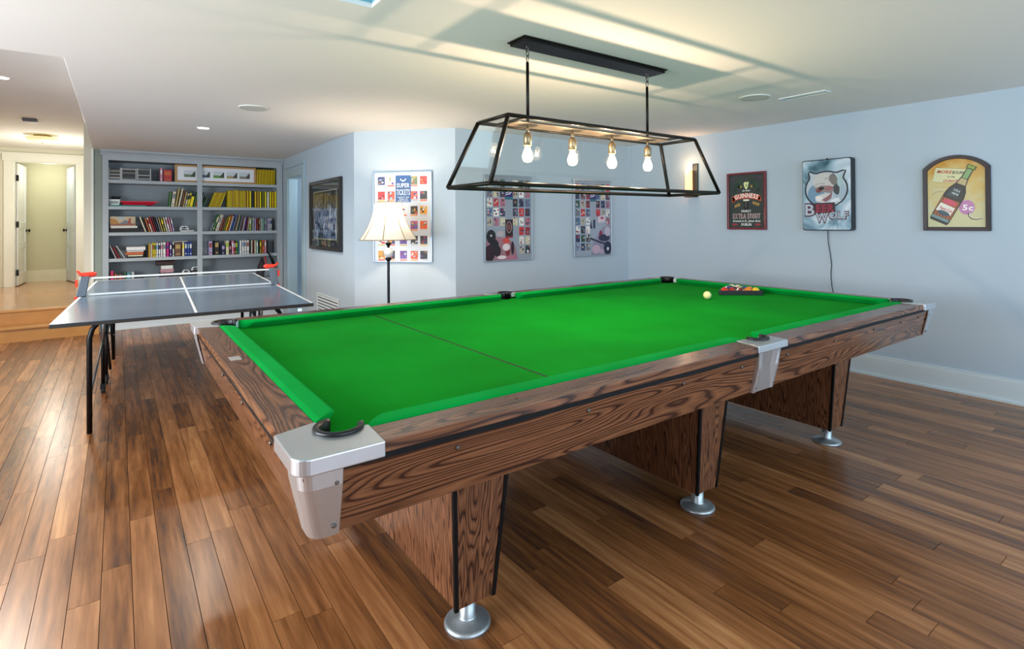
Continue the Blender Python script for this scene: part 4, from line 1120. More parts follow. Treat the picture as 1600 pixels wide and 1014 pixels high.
def cardgrid(kind):
    def f(bm, rr):
        for r in range(8):
            for c in range(7):
                if c == 3: continue
                x = -.258+.086*c+(0 if c < 3 else 0.0); z = .38-.105*r
                if kind == 1 and r >= 5 and c <= 4: continue
                if kind == 2 and r >= 5 and c >= 3: continue
                if kind == 2 and r == 4 and c in (4, 5): continue
                cards(bm, x, z, .066, .088, -.0125, rr.sample(PAL, 4), rr)
        poly_face(bm, [(-.055, .235), (.055, .235), (.055, .335), (-.055, .335)], -.0127, lin('2a1f66'))
        for k in range(3): ribbon(bm, [(-.045, .255+.02*k), (-.01, .27+.022*k), (.0, .262+.022*k), (.045, .30+.015*k)], .008, -.0135, False, lin('e6e6f0'))
        poly_face(bm, [(-.055, .205), (.055, .205), (.055, .235), (-.055, .235)], -.0127, lin('2d6a78'))
        for k in range(8): poly_face(bm, [(-.03, .185-.024*k), (.03, .185-.024*k), (.03, .189-.024*k), (-.03, .189-.024*k)], -.0127, lin('8890a0'))
        if kind == 1:
            poly_face(bm, [(-.052, -.22), (.052, -.22), (.052, -.015), (-.052, -.015)], -.0128, lin('25161c')); ribbon(bm, ell(0, -.1, .032, .06, 20), .006, -.0134, True, lin('c9a6a0')); poly_face(bm, ell(0, -.1, .014, .03, 14), -.0134, lin('8a4a48'))
            poly_face(bm, [(-.052, -.22), (.052, -.22), (.052, -.2), (-.052, -.2)], -.0134, lin('8a2a3a'))
            poly_face(bm, [(-.305, -.465), (.12, -.465), (.08, -.30), (-.02, -.22), (-.2, -.2), (-.305, -.25)], -.0126, lin('96707c'))
            for cx, cz, rx, rz, c in ((-.24, -.20, .062, .075, '15161c'), (-.2, -.29, .06, .06, '1a1a22'), (-.26, -.38, .07, .09, '2c1420'), (-.16, -.36, .05, .06, '251822'), (-.25, -.42, .03, .03, 'd06a5a'), (-.12, -.17, .05, .03, 'b0a2a8'), (-.04, -.25, .05, .035, 'c84a42'),
                                      (-.04, -.32, .05, .04, 'ddd2d4'), (.045, -.33, .022, .075, '2a1626'), (-.02, -.37, .03, .05, '7c2630'), (-.02, -.335, .02, .02, '15131a'), (-.1, -.43, .06, .02, 'e2d6d8'), (.03, -.44, .07, .018, 'b06a80')):
                poly_face(bm, ell(cx, cz, rx, rz, 16), -.0130-.0001*abs(cx)*10-.0002*abs(cz), lin(c))
            poly_face(bm, ell(-.24, -.19, .012, .012, 10), -.014, lin('c8c4cc'))
        else:
            poly_face(bm, [(-.04, -.465), (.305, -.465), (.305, -.08), (.16, -.12), (.0, -.3)], -.0126, lin('8f8ba2'))
            for cx, cz, rx, rz, c in ((.25, -.17, .055, .06, 'b8b4c6'), (.19, -.25, .10, .045, '2a3048'), (.25, -.38, .07, .085, '1f2a44'), (.255, -.39, .02, .022, 'd4d2de'), (.13, -.21, .03, .055, '8a2a4a'), (.05, -.39, .07, .055, 'c0a8b8'), (.02, -.28, .05, .03, '9a9ab0'), (.14, -.42, .05, .03, 'b4a0b4')):
                poly_face(bm, ell(cx, cz, rx, rz, 16), -.0130-.0001*abs(cx)*10-.0002*abs(cz), lin(c))
            ribbon(bm, [(-.06, -.25), (.1, -.3), (.27, -.34)], .022, -.0142, False, lin('232a3e'))
            poly_face(bm, [(.08, -.06), (.2, -.05), (.21, .04), (.09, .02)], -.0129, lin('d4c2cc')); poly_face(bm, ell(.155, .0, .03, .016, 12), -.0134, lin('a8385a'))
            poly_face(bm, [(-.055, -.13), (-.015, -.13), (-.035, -.02)], -.0129, lin('1b2438')); poly_face(bm, [(.0, -.13), (.035, -.13), (.035, -.02), (.0, -.02)], -.0129, lin('2a3350'))
        for k in range(2): poly_face(bm, [(-.28, .425+.02*k), (.28, .425+.02*k), (.28, .429+.02*k), (-.28, .429+.02*k)], -.0127, lin('6c7680'))
    return f
poster('card_poster', 'grey framed poster of trading cards with records at lower left, left of the pair', (3.517, YB-.003, 1.43), 0, .328, .475, 11, '8e99a6', cardgrid(1), alf)
poster('card_poster', 'grey framed poster of trading cards with a dark guitar at lower right', (4.802, YB-.003, 1.43), 0, .328, .475, 23, '9aa6b6', cardgrid(2), alf)

# --- framed picture on the passage wall
fp = thing('framed_picture', 'dark-framed blue and white picture beside the passage doorway', 'picture', (XA-.003, 6.757, 1.487), RZR)
w2, h2 = .612, .43
bx('mat_board', (-w2+.02, w2-.02, -.014, -.004, -h2+.02, h2-.02), M('27323a', .5), fp)
frame4(fp, w2, h2, .045, -.035, 0, M('1a1516', .3, coat=.4))
def icy():
    mt, nt, b_ = nm('painted_print'); N = nt.nodes.new; L = nt.links.new; tc = N('ShaderNodeTexCoord'); nz = N('ShaderNodeTexNoise'); nz.inputs['Scale'].default_value = 7; nz.inputs['Detail'].default_value = 8; nz.inputs['Roughness'].default_value = .65; nz.inputs['Distortion'].default_value = 1.2
    L(tc.outputs['Object'], nz.inputs['Vector'])
    cr = N('ShaderNodeValToRGB'); e = cr.color_ramp.elements; e[0].position = .38; e[0].color = lin('15202e'); e[1].position = .66; e[1].color = lin('e2e8f4'); q = e.new(.47); q.color = lin('46608c'); q = e.new(.56); q.color = lin('9aa8c8')
    cr2 = N('ShaderNodeValToRGB'); e = cr2.color_ramp.elements; e[0].position = .4; e[0].color = lin('231c18'); e[1].position = .62; e[1].color = lin('8d8478')
    sp_ = N('ShaderNodeSeparateXYZ'); L(tc.outputs['Object'], sp_.inputs[0]); mr = N('ShaderNodeMapRange'); mr.inputs[1].default_value = .0; mr.inputs[2].default_value = .2; L(sp_.outputs['Z'], mr.inputs[0])
    mx = N('ShaderNodeMix'); mx.data_type = 'RGBA'; L(mr.outputs[0], mx.inputs[0]); L(nz.outputs['Fac'], cr.inputs[0]); L(nz.outputs['Fac'], cr2.inputs[0]); L(cr.outputs[0], mx.inputs[6]); L(cr2.outputs[0], mx.inputs[7]); L(mx.outputs[2], b_.inputs['Base Color']); b_.inputs['Roughness'].default_value = .4; return mt
bx('print', (-.44, .44, -.0165, -.015, -.29, .265), icy(), fp)
frame4(fp, .455, .30, .012, -.018, -.014, M('b9b2a0', .4), bevel=0)
bm = B(); box(bm, -.12, .08, -.0160, -.0145, -.37, -.32); obj('nameplate', bm, M('6d5a3c', .4, .4), fp)
bx('glass_pane', (-w2+.045, w2-.045, -.022, -.021, -h2+.045, h2-.045), glass(refl=.06), fp)

# --- wall return grille
vg = thing('return_air_grille', 'white louvred air grille low on the wall below the dark framed picture', 'vent', (XA-.002, 6.70, .34), RZR)
frame4(vg, .42, .17, .022, -.012, 0, trimw)
bx('back', (-.4, .4, -.003, -.001, -.15, .15), M('3b4448', .8), vg)
for k in range(8):
    bm = B(); z = -.13+.037*k; hexa(bm, [(-.4, -.012, z-.004), (.4, -.012, z-.004), (.4, -.003, z+.012), (-.4, -.003, z+.012)], [(-.4, -.012, z), (.4, -.012, z), (.4, -.003, z+.016), (-.4, -.003, z+.016)]); obj('slat', bm, trimw, vg)

# --- ceiling fittings
def speaker(x, y, label):
    o = thing('ceiling_speaker', label, 'speaker', (x, y, H))
    bm = B(); lathe(bm, [(.115, 0), (.118, -.004), (.112, -.008), (.104, -.008)], 40); obj('rim', bm, M('d9dcd8', .5), o)
    bm = B(); lathe(bm, [(.104, -.006), (.001, -.006)], 40); obj('grille', bm, M('c4c8c2', .7, var=.2, scale=200), o)
speaker(.93, 5.03, 'round white flush ceiling speaker near the bookcase')
speaker(4.124, 2.407, 'round white flush ceiling speaker beside the slot vent')
cv = thing('ceiling_vent', 'narrow white slot vent in the ceiling near the right wall', 'vent', (4.38, 2.145, H))
frame4_b = [(-.05, .05, -.18, -.165), (-.05, .05, .165, .18), (-.05, -.036, -.165, .165), (.036, .05, -.165, .165)]
for a, b_, c, d in frame4_b: bx('frame_side', (a, b_, c, d, -.008, 0), trimw, cv)
bx('back', (-.036, .036, -.165, .165, -.002, -.0005), M('3c4a4a', .8), cv)
for x in (-.018, .0, .018): bx('slat', (x-.002, x+.002, -.165, .165, -.007, -.001), M('9fb0ae', .6), cv)
def downlight(x, y, z, label):
    o = thing('downlight', label, 'light', (x, y, z))
    bm = B(); lathe(bm, [(.05, -.001), (.06, -.006), (.068, -.003), (.07, 0)], 32); obj('rim', bm, M('e6e6e2', .5), o)
    bm = B(); lathe(bm, [(.05, -.003), (.001, -.003)], 24); obj('lens', bm, M('ffffff', .5, emit='fff2dc', es=14), o)
downlight(.71, 6.38, H, 'lit recessed downlight above the table tennis table')
downlight(-.84, 6.58, 2.70, 'lit recessed downlight in the raised ceiling at far left')
o = thing('smoke_detector', 'small square smoke detector on the hall ceiling before the flush light', 'smoke detector', (-.884, 8.97, 2.70))
bx('housing', (-.07, .07, -.07, .07, -.035, 0), M('5a5e60', .5), o, .01)
bx('cover', (-.055, .055, -.055, .055, -.045, -.035), M('dcdcd8', .5), o, .006)
o = thing('flush_ceiling_light', 'frosted bowl ceiling light fixed on the hall ceiling before the open door', 'light', (-.897, 10.5, 2.70))
bm = B(); lathe(bm, [(.001, 0), (.10, 0), (.105, -.02), (.06, -.03)], 32); obj('base', bm, M('a08a50', .35, .7), o)
bm = B(); lathe(bm, [(.19, -.035), (.188, -.055), (.15, -.085), (.09, -.10), (.001, -.106)], 36); obj('bowl', bm, M('efe6c0', .35, emit='ffe9b0', es=.35), o)
bm = B(); tube(bm, [(0, 0, -.02), (0, 0, -.115)], .008, 8); obj('finial', bm, M('a08a50', .35, .7), o)
point('flush_light_lamp', (-.80, 10.9, 2.0), 24, (1.0, .95, .86), .12)
point('closet_lamp', (-1.0, 12.85, 2.3), 3.6, (1.0, .96, .86), .08)

# ================================================================== BOOKCASE
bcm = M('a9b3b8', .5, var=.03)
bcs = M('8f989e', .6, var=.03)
bc = thing('bookcase', 'built-in blue-grey two-bay bookcase filled with books beyond the table tennis table', 'bookcase', (0, 0, 0))
YF = 8.90
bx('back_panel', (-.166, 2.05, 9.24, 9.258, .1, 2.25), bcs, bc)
bx('side_panel', (-.166, -.105, YF+.02, 9.24, 0, 2.25), bcm, bc); bx('side_panel', (1.977, 2.05, YF+.02, 9.24, 0, 2.25), bcm, bc)
bx('stile', (-.166, -.102, YF, YF+.02, .0, 2.25), bcm, bc, .002); bx('stile', (1.974, 2.055, YF, YF+.02, 0, 2.25), bcm, bc, .002); bx('stile', (.910, .973, YF, YF+.022, .17, 2.25), bcm, bc, .002)
bx('header', (-.166, 2.055, YF-.002, YF+.02, 2.235, 2.33), bcm, bc, .002)
bm = B(); prism(bm, [(YF-.004, 2.30), (YF-.012, 2.30), (YF-.022, 2.325), (YF-.05, 2.345), (YF-.05, 2.3685), (YF-.004, 2.3685)], -.19, 2.06, 'x'); obj('crown', bm, bcm, bc)
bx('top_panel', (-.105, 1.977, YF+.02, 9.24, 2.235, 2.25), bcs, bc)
bx('shelf', (-.105, 1.977, YF+.02, 9.24, .155, .2), bcm, bc); bx('plinth', (-.102, 1.974, YF, YF+.02, 0, .2), bcm, bc)
SH = [1.977, 1.628, 1.282, .937, .575]
for z in SH: bx('shelf', (-.105, 1.977, YF+.004, 9.24, z-.042, z), bcm, bc, .0015)

SN = ['top', 'second', 'third', 'fourth', 'bottom visible']
paper = M('e6dfcf', .8, var=.1, scale=80)
CN = {'cream': 'ddd6b8', 'white': 'e8e8e6', 'tan': 'b39a5a', 'yellow': 'f0dc10', 'gold': 'cca030', 'mustard': 'e2bc08', 'green': '3f7a3a', 'dark green': '1f4a34', 'teal': '2a7a80', 'blue': '1f3f96', 'light blue': '7fa6c4', 'navy': '1a2440',
      'red': 'b02a2e', 'dark red': '6a1c24', 'pink': 'd88aa0', 'magenta': 'c4186e', 'purple': '4a2a86', 'orange': 'c8642a', 'brown': '6a4630', 'black': '15151a', 'grey': '7a8288', 'olive': '7a7a2a', 'mint': '8fbfa6', 'lilac': 'a89ac0', 'rust': '93402a', 'lime': 'a8c02a'}
counters = {}
def book(x0, wd, ht, col, row, bay, lean=0.0, group=None, kind='book', depth=.17, yf=None, base=None, band=None):
    """upright book: spine faces -y; x0 = left foot; lean in degrees, positive tips to the right"""
    key = (row, bay, kind); counters[key] = counters.get(key, 0)+1; nth = counters[key]
    y = yf if yf is not None else YF+.045+((nth*37) % 5)*.004
    z = (base if base is not None else SH[row])+.0008
    hexc = CN[col]
    bm = B(); t_ = min(.003, wd*.2)
    box(bm, 0, wd, 0, t_, 0, ht); box(bm, 0, t_, 0, depth, 0, ht); box(bm, wd-t_, wd, 0, depth, 0, ht)
    name = 'magazine' if kind == 'magazine' else 'book'
    o = obj(name, bm, M(hexc, .5, var=.12, scale=25), None, fix=True)
    a = math.radians(lean)
    if lean >= 0:      # pivot about the right-bottom foot so nothing sinks into the shelf
        o.location = (x0, y, z+wd*math.sin(a)); 
    else: o.location = (x0, y, z)
    o.rotation_euler = (0, a, 0)
    bx('pages', (t_, wd-t_, t_, depth-.003, .003, ht-.003), paper, o)
    if band:
        bm = B(); q = .0006
        box(bm, wd*.15, wd*.85, -q, 0, ht*.55, ht*.85); box(bm, wd*.25, wd*.75, -q, 0, ht*.12, ht*.2); obj('spine_print', bm, M(CN[band], .5), o)
    lab = '%s %s, %s from the left on the %s shelf, %s bay' % (col, name if kind != 'magazine' else 'magazine', ORD[min(nth-1, 35)], SN[row], bay)
    tag(o, lab, name, group or '%s on the %s shelf, %s bay' % (name+'s', SN[row], bay))
    return o
CX = lambda c: -.255+c*.001634           # position along the bookcase, measured from the photograph
def row_of(items, row, bay, **k):
    end = -9; pl_ = 0; ph = 0
    for it in items:
        c0, c1, hpx, col = it[:4]; lean = it[4] if len(it) > 4 else 0; band = it[5] if len(it) > 5 else None
        wd = max(.006, (CX(c1)-CX(c0))*.93); ht = hpx*.0019; a = math.radians(lean); x0 = CX(c0)
        lo = end
        if lean < pl_: lo = end + min(ph, ht/max(.5, math.cos(a)))*(math.tan(math.radians(pl_))-math.tan(a))*math.cos(a)
        x0 = max(x0, lo)
        book(x0, wd, ht, col, row, bay, lean, band=band, **k)
        end = x0 + wd/math.cos(a) + .0008; pl_ = lean; ph = ht*math.cos(a)
# top shelf
row_of([(443, 463, 98, 'pink', 0, 'white')], 0, 'left')
o = book(CX(466), .105, .165, 'red', 0, 'left', 0, depth=.04, band='orange'); o['label'] = 'short red and orange covered book beside the long photo frame, top shelf'
c = 1193
k = 0
while c < 1352:
    wpx = 7+((k*5) % 4); row_of([(c, c+wpx-.5, 118+((k*7) % 5), 'mustard' if k % 3 else 'yellow', 2)], 0, 'right', kind='magazine'); c += wpx; k += 1
# second shelf
row_of([(503, 518, 112, 'green', 4), (520, 548, 112, 'cream', 7, 'grey'), (549, 566, 138, 'tan', 9), (570, 586, 138, 'cream', 11), (588, 603, 125, 'brown', 11), (605, 620, 112, 'tan', 11),
        (622, 638, 100, 'cream', 11, 'black'), (639, 655, 104, 'yellow', 11, 'black'), (656, 682, 78, 'yellow', 11), (684, 698, 112, 'green', 12), (699, 712, 100, 'orange', 13), (713, 729, 108, 'mint', 14, 'white'), (730, 742, 114, 'grey', 16), (743, 752, 84, 'dark green', 20), (753, 762, 70, 'green', 24)], 1, 'left')
c = 806; k = 0
while c < 888:
    w_ = 8+(k % 3); row_of([(c, c+w_-.5, 118+(k*3) % 6, 'mustard' if k % 4 else 'yellow', 21)], 1, 'right', kind='magazine'); c += w_+1.2; k += 1
c = 957; k = 0
while c < 1352:
    w_ = (9, 13, 11, 14)[k % 4] if c < 1090 else 17
    col = ['yellow', 'mustard', 'yellow', 'gold'][k % 4]
    if c > 1100: col = ['white', 'yellow', 'mustard', 'yellow', 'navy', 'mustard', 'gold', 'yellow', 'olive', 'yellow'][k % 10]
    row_of([(c, c+w_-.5, 128+(k*5) % 9-(4 if c > 1150 else 0), col, 0)], 1, 'right', kind='magazine'); c += w_+(.6 if c < 1090 else 4.5); k += 1
# third shelf
xs = 336; its = []
for w_, h_, col, bd in ((13, 112, 'cream', None), (9, 108, 'black', None), (12, 100, 'orange', None), (14, 106, 'cream', 'red'), (12, 112, 'red', None), (10, 112, 'dark red', None), (12, 114, 'black', None), (10, 108, 'grey', None), (12, 104, 'tan', None), (14, 104, 'olive', 'yellow'), (12, 106, 'cream', None), (14, 106, 'white', 'pink'), (12, 104, 'pink', None), (12, 106, 'lilac', 'white')):
    its.append((xs, xs+w_, h_, col, -18+max(0, (xs-330))*.035, bd)); xs += w_+3.4
row_of(its, 2, 'left')
xs = 812; its = []
for w_, h_, col, ln, bd in ((14, 66, 'grey', 20, None), (16, 132, 'green', 20, 'cream'), (18, 128, 'cream', 17, 'grey'), (9, 128, 'white', 17, None), (13, 102, 'rust', 17, None), (13, 102, 'brown', 17, None), (12, 100, 'olive', 16, None), (14, 112, 'mustard', 16, 'gold'), (9, 128, 'orange', 16, None), (8, 118, 'white', 15, None), (14, 128, 'blue', 14, 'navy'), (9, 126, 'light blue', 14, None),
                    (10, 124, 'brown', 13, None), (9, 126, 'cream', 13, None), (9, 124, 'dark green', 12, None), (11, 122, 'grey', 12, None), (12, 112, 'dark red', 11, 'brown'), (8, 106, 'white', 10, None), (12, 108, 'purple', 9, None), (11, 106, 'dark red', 8, None), (9, 104, 'cream', 6, None),
                    (14, 98, 'lime', 2, 'white'), (14, 98, 'grey', 0, 'green'), (8, 102, 'white', 0, None), (13, 98, 'lilac', 0, None), (16, 98, 'rust', 0, 'dark red'), (14, 98, 'dark red', 0, 'tan'), (8, 98, 'white', 0, None), (16, 94, 'mint', 0, None), (14, 94, 'grey', 0, 'mint'), (13, 94, 'lilac', 0, None), (14, 94, 'white', 0, 'lilac'), (12, 94, 'white', 0, 'blue')):
    its.append((xs, xs+w_, h_, col, ln, bd)); xs += w_+3.6
its = [i for i in its if i[1] < 1368]
row_of(its, 2, 'right')
# fourth shelf
row_of([(138, 145, 96, 'white', -21), (149, 157, 88, 'dark red', -22), (162, 170, 84, 'red', -24), (196, 203, 98, 'white', -29)], 3, 'left')
row_of([(346, 357, 88, 'black', 0), (360, 374, 98, 'gold', 0), (375, 388, 96, 'cream', 0), (389, 400, 104, 'yellow', 0, 'orange'), (401, 414, 100, 'yellow', 0, 'green'), (415, 430, 102, 'white', 0, 'light blue'), (431, 446, 100, 'white', 0, 'navy'), (447, 462, 102, 'white', 0, 'pink'), (463, 484, 104, 'white', 0, 'grey'), (486, 509, 102, 'magenta', 0, 'purple'),
        (511, 526, 98, 'purple', 0, 'white'), (532, 545, 104, 'white', 0, 'black'), (547, 600, 100, 'brown', 0, 'tan'), (602, 620, 102, 'cream', 0, 'yellow'), (622, 639, 104, 'blue', 0, 'white'), (640, 657, 104, 'blue', 0, 'light blue'), (658, 676, 104, 'blue', 0, 'white')], 3, 'left')
row_of([(803, 835, 106, 'lilac', 0, 'rust'), (838, 846, 100, 'black', 0), (848, 888, 108, 'black', 0, 'tan'), (890, 900, 86, 'navy', 0), (902, 934, 78, 'navy', 0, 'lilac'), (938, 966, 106, 'cream', 0, 'lime'), (968, 984, 74, 'black', 0, 'pink'), (986, 1004, 104, 'pink', 0, 'white'), (1006, 1018, 100, 'red', 0, 'white'), (1020, 1032, 104, 'green', 0, 'yellow'), (1034, 1046, 102, 'teal', 0),
        (1050, 1068, 106, 'white', 0), (1069, 1088, 106, 'white', 0, 'light blue'), (1089, 1108, 106, 'white', 0, 'grey'), (1109, 1130, 106, 'white', 0, 'rust'), (1132, 1144, 108, 'black', 0), (1146, 1160, 106, 'cream', 0), (1162, 1172, 106, 'dark red', 0), (1174, 1188, 104, 'cream', 0), (1189, 1206, 102, 'mint', 0, 'white'), (1208, 1218, 104, 'black', 0), (1220, 1236, 104, 'olive', 0, 'yellow'), (1238, 1258, 104, 'orange', 0, 'brown'), (1260, 1278, 104, 'pink', 0, 'white'), (1280, 1290, 104, 'black', 0)], 3, 'right')
# bottom visible shelf
row_of([(104, 128, 104, 'magenta', 0, 'red'), (131, 144, 84, 'orange', 0), (146, 160, 74, 'rust', 0), (162, 178, 72, 'orange', 0), (180, 194, 64, 'red', 0), (196, 208, 88, 'green', 0), (212, 244, 90, 'teal', 0, 'light blue')], 4, 'left')
# lying stack on the fourth shelf
def flat(c0, c1, z, h_, col, label, d=.2, group=None, name='book', cat='book', y=None):
    bm = B(); x0_, x1_ = CX(c0), CX(c1)
    box(bm, 0, x1_-x0_, 0, d, 0, .003); box(bm, 0, x1_-x0_, 0, d, h_-.003, h_); box(bm, 0, x1_-x0_, 0, .003, 0, h_)
    o = obj(name, bm, M(CN[col], .5, var=.1, scale=25)); o.location = (x0_, (y or YF+.04), z+.0008)
    bx('pages', (.004, x1_-x0_-.004, .003, d-.004, .003, h_-.003), paper, o)
    return tag(o, label, cat, group)
z = SH[3]
for c0, c1, h_, col, lb in ((215, 330, .018, 'black', 'black book at the bottom of the lying stack, fourth shelf'), (222, 322, .022, 'cream', 'cream book above the black one in the lying stack, fourth shelf'), (205, 325, .036, 'orange', 'orange book in the middle of the lying stack, fourth shelf'),
                            (215, 328, .02, 'white', 'thin white book above the orange one in the lying stack, fourth shelf'), (210, 340, .05, 'white', 'thick white book on top of the lying stack, fourth shelf')):
    flat(c0, c1, z, h_, col, lb, group='books lying in a stack on the fourth shelf'); z += h_+.001
flat(545, 640, SH[3]+.2, .012, 'white', 'thin white book lying across the upright books, fourth shelf left bay')
# box stack on the bottom visible shelf
def carton(name, c0, c1, z, h_, col, label, d=.2, lidc=None, cat='box', y=None, rz=0):
    o = thing(name, label, cat, (CX((c0+c1)/2), (y or YF+.05)+d/2, z+.0008), rz); w_ = (CX(c1)-CX(c0))/2
    bx('body', (-w_+.002, w_-.002, -d/2+.002, d/2-.002, 0, h_*.75), M(col, .6, var=.15, scale=20), o)
    bx('lid', (-w_, w_, -d/2, d/2, h_*.4, h_), M(lidc or col, .6, var=.15, scale=20), o, .002)
    return o
carton('game_box', 442, 545, SH[4], .14, '1a1216', 'dark box at the foot of the box stack, bottom visible shelf', lidc='2a1a20')
carton('game_box', 445, 540, SH[4]+.142, .05, 'b48a96', 'pinkish box in the middle of the box stack, bottom visible shelf')
carton('game_box', 450, 535, SH[4]+.194, .045, 'dfe2e0', 'white box under the large dark box, bottom visible shelf')
carton('game_box', 415, 550, SH[4]+.241, .06, '1c1214', 'large black box on top of the box stack, bottom visible shelf', lidc='3a1a20')
# controllers and headset
def controller(c, z, label, dark=False, s=1.0, rz=0):
    o = thing('game_controller', label, 'controller', (CX(c), YF+.12, z+.001), rz, 'white game controllers')
    wm = M('d9dcde' if not dark else '16181c', .35)
    bm = B()
    prism(bm, [(-.07*s, .012), (-.085*s, .0), (-.07*s, -.0+0), (-.045*s, .0), (-.03*s, .018*s), (.03*s, .018*s), (.045*s, 0), (.07*s, 0), (.085*s, 0.0), (.07*s, .012), (.055*s, .065*s), (.035*s, .075*s), (-.035*s, .075*s), (-.055*s, .065*s)][0:1]+[(-.08*s, 0), (-.05*s, 0), (-.03*s, .018*s), (.03*s, .018*s), (.05*s, 0), (.08*s, 0), (.075*s, .03*s), (.055*s, .065*s), (.035*s, .075*s), (-.035*s, .075*s), (-.055*s, .065*s), (-.075*s, .03*s)], -.035, .0, 'y')
    obj('shell', bm, wm, o, bevel=.006)
    bm = B()
    for sx in (-1, 1): tube(bm, [(sx*.033*s, -.036, .04*s), (sx*.033*s, -.048, .04*s)], .012*s, 12)
    box(bm, -.012, .012, -.0375, -.035, .03*s, .06*s)
    obj('buttons', bm, blk, o)
    return o
controller(620, SH[2]+.022, 'white game controller on a white book, third shelf', s=.75)
flat(590, 690, SH[2], .018, 'white', 'thin white book lying under a game controller, third shelf')
controller(632, SH[4]+.12, 'white game controller left of another, bottom visible shelf', s=.62)
controller(703, SH[4]+.15, 'white game controller propped higher beside the black box, bottom visible shelf', s=.7)
carton('game_box', 600, 672, SH[4], .12, '2a2c30', 'low dark box under the left controller, bottom visible shelf')
carton('game_box', 675, 735, SH[4], .15, '33363a', 'dark box under the right controller, bottom visible shelf')
flat(738, 752, SH[4], .20, 'black', 'tall black case standing near the stile, bottom visible shelf', name='case', cat='case')
carton('gadget', 262, 330, SH[4], .10, '14161a', 'small black gadget box, bottom visible shelf left bay')
carton('figure_box', 240, 262, SH[4], .17, 'c8ccd0', 'small pale box beside the teal book, bottom visible shelf', cat='box', y=YF+.09, d=.1)
# third shelf left: puzzle boxes
carton('slab_box', 100, 330, SH[2], .055, '0c0c0e', 'flat black box at the left end of the third shelf')
carton('flat_box', 105, 285, SH[2]+.057, .028, 'dcd6cc', 'flat white box lying on the black box, third shelf')
o = carton('puzzle_box', 100, 272, SH[2]+.087, .125, 'a89878', 'picture puzzle box standing on the white box, third shelf', d=.06, lidc='b0a080')
bm = B(); rr = random.Random(8)
poly_face(bm, [(-.13, .01), (.13, .01), (.13, .118), (-.13, .118)], -.0315, lin('b9a88a'))
poly_face(bm, [(-.13, .01), (-.02, .01), (-.07, .085), (-.13, .10)], -.032, lin('a8762e')); poly_face(bm, [(-.05, .02), (.10, .03), (.03, .08)], -.0325, lin('6c7476'))
poly_face(bm, [(-.13, .01), (.13, .01), (.13, .03), (-.13, .022)], -.033, lin('8c4038')); poly_face(bm, [(.05, .03), (.09, .03), (.09, .1), (.07, .1)], -.0335, lin('9a4434')); poly_face(bm, [(-.05, .095), (.02, .09), (.02, .118), (-.05, .118)], -.033, lin('9ab4c4'))
obj('cover_picture', bm, vc, o, fix=False)
# second shelf left: basket, red tray, green folder
carton('folder', 96, 350, SH[1], .018, '3c8a7c', 'flat green folder under the red tray, second shelf', cat='folder')
bk_ = thing('basket', 'small white plastic basket at the left end of the second shelf', 'basket', (CX(132), YF+.14, SH[1]+.02))
bm = B(); hexa(bm, [(-.05, -.06, 0), (.05, -.06, 0), (.05, .06, 0), (-.05, .06, 0)], [(-.062, -.07, .075), (.062, -.07, .075), (.062, .07, .075), (-.062, .07, .075)]); 
obj('tub', bm, M('dde6e2', .4), bk_)
for k in range(6): bx('slot', (-.042+.014*k, -.036+.014*k, -.0695, -.061, .02, .05), M('2a3234', .7), bk_)
bm = B()
for k in range(5): tube(bm, [(-.03+.018*k, -.01+.008*k, .075), (-.02+.02*k, .0, .11), (.0+.012*k, .01, .09)], .011, 8)
obj('contents', bm, M('1a201e', .7), bk_)
rt_ = thing('red_tray', 'long shallow red plastic tray with pointed end, second shelf', 'tray', (CX(295), YF+.14, SH[1]+.02))
bm = B(); hexa(bm, [(-.17, -.07, 0), (.15, -.07, 0), (.15, .07, 0), (-.17, .07, 0)], [(-.205, -.09, .055), (.215, -.09, .045), (.215, .09, .045), (-.205, .09, .055)]); obj('tray_body', bm, M('c01030', .3, coat=.3), rt_, bevel=.004)
bx('rim', (-.21, .225, -.095, -.085, .044, .052), M('d01838', .3), rt_)
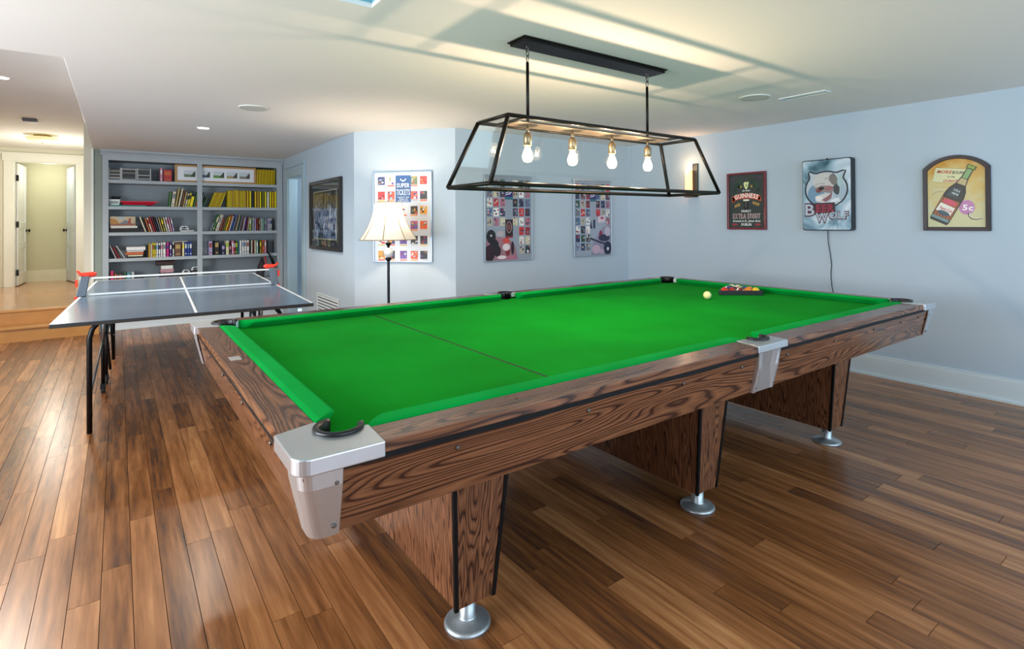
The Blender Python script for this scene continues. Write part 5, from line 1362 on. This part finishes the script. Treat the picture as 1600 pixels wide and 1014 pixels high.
# top shelf: three disc racks and long photo frame
for k, (c0, c1) in enumerate(((98, 172), (180, 276), (287, 376))):
    o = thing('disc_rack', ['black and white disc rack at the left end of the top shelf', 'middle disc rack of the three on the top shelf', 'disc rack nearest the books on the top shelf'][k], 'disc rack', (CX((c0+c1)/2), YF+.12, SH[0]+.001), 0, 'disc racks on the top shelf')
    w_ = (CX(c1)-CX(c0))/2
    for s in (-1, 1): bx('side', (s*w_-.005, s*w_+.005, -.07, .07, 0, .165), M('c3c6c0', .5), o)
    bx('bottom', (-w_, w_, -.07, .07, 0, .006), M('c3c6c0', .5), o)
    rr = random.Random(k+40)
    for q in range(12):
        bx('disc_case', (-w_+.007, w_-.007, -.064-rr.random()*.004, .06, .008+q*.0125, .008+q*.0125+.0105), M(rr.choice(['16181a', '1f2222', '33322c', 'b8bab6', '4a4c50', '8a8878', '101214', '25281c']), .3), o)
pf = thing('photo_frame', 'long oak frame with five small landscape photographs, standing on the top shelf', 'picture frame', (CX(870), YF+.055, SH[0]+.001))
hwf = (CX(1190)-CX(548))/2
bx('mat_board', (-hwf+.015, hwf-.015, .002, .008, .012, .235), M('e6eaee', .6), pf)
for a, b_, c, d in ((-hwf, -hwf+.03, 0, .247), (hwf-.03, hwf, 0, .247), (-hwf+.03, hwf-.03, 0, .026), (-hwf+.03, hwf-.03, .221, .247)): bx('frame_side', (a, b_, -.008, .012, c, d), M('b58a4c', .45, var=.15, scale=20), pf, .002)
for k, cpx in enumerate((660, 772, 884, 990, 1094)):
    x = CX(cpx)-CX(870)
    bm = B(); poly_face(bm, [(x-.07, .075), (x+.07, .075), (x+.07, .17), (x-.07, .17)], .0015, lin('c8d2d8')); poly_face(bm, [(x-.07, .075), (x+.07, .075), (x+.07, .11), (x-.07, .115)], .001, lin(['6a7a5a', '4a5a7a', '5a8a3a', 'a89a6a', '8a8478'][k])); poly_face(bm, [(x+.01, .085), (x+.07, .085), (x+.07, .165), (x+.045, .14)], .0005, lin('2f3a2c'))
    obj('photograph', bm, vc, pf, fix=False)
# bats and a bag hanging behind the right net post, on a hook at the bookcase edge
o = thing('bat_bag', 'black bag of bats hanging at the right end of the bookcase behind the net post', 'bag', (1.80, YF-.02, .72))
bm = B(); tube(bm, [(.03, -.03, .24), (.09, -.03, .12), (.13, -.03, -.02)], .018, 8, radii=[.008, .022, .02]); obj('strap', bm, blk, o)
bm = B(); tube(bm, [(-.05, -.03, .16), (-.06, -.04, .04), (-.08, -.03, -.10), (-.06, -.03, -.16)], .04, 10, radii=[.015, .05, .06, .02]); obj('pouch', bm, M('2a2024', .7, var=.4, scale=40), o)
bm = B(); tube(bm, [(-.01, -.04, .18), (.0, -.05, .05), (-.02, -.04, -.05)], .012, 8); obj('handle', bm, M('a83028', .5), o)
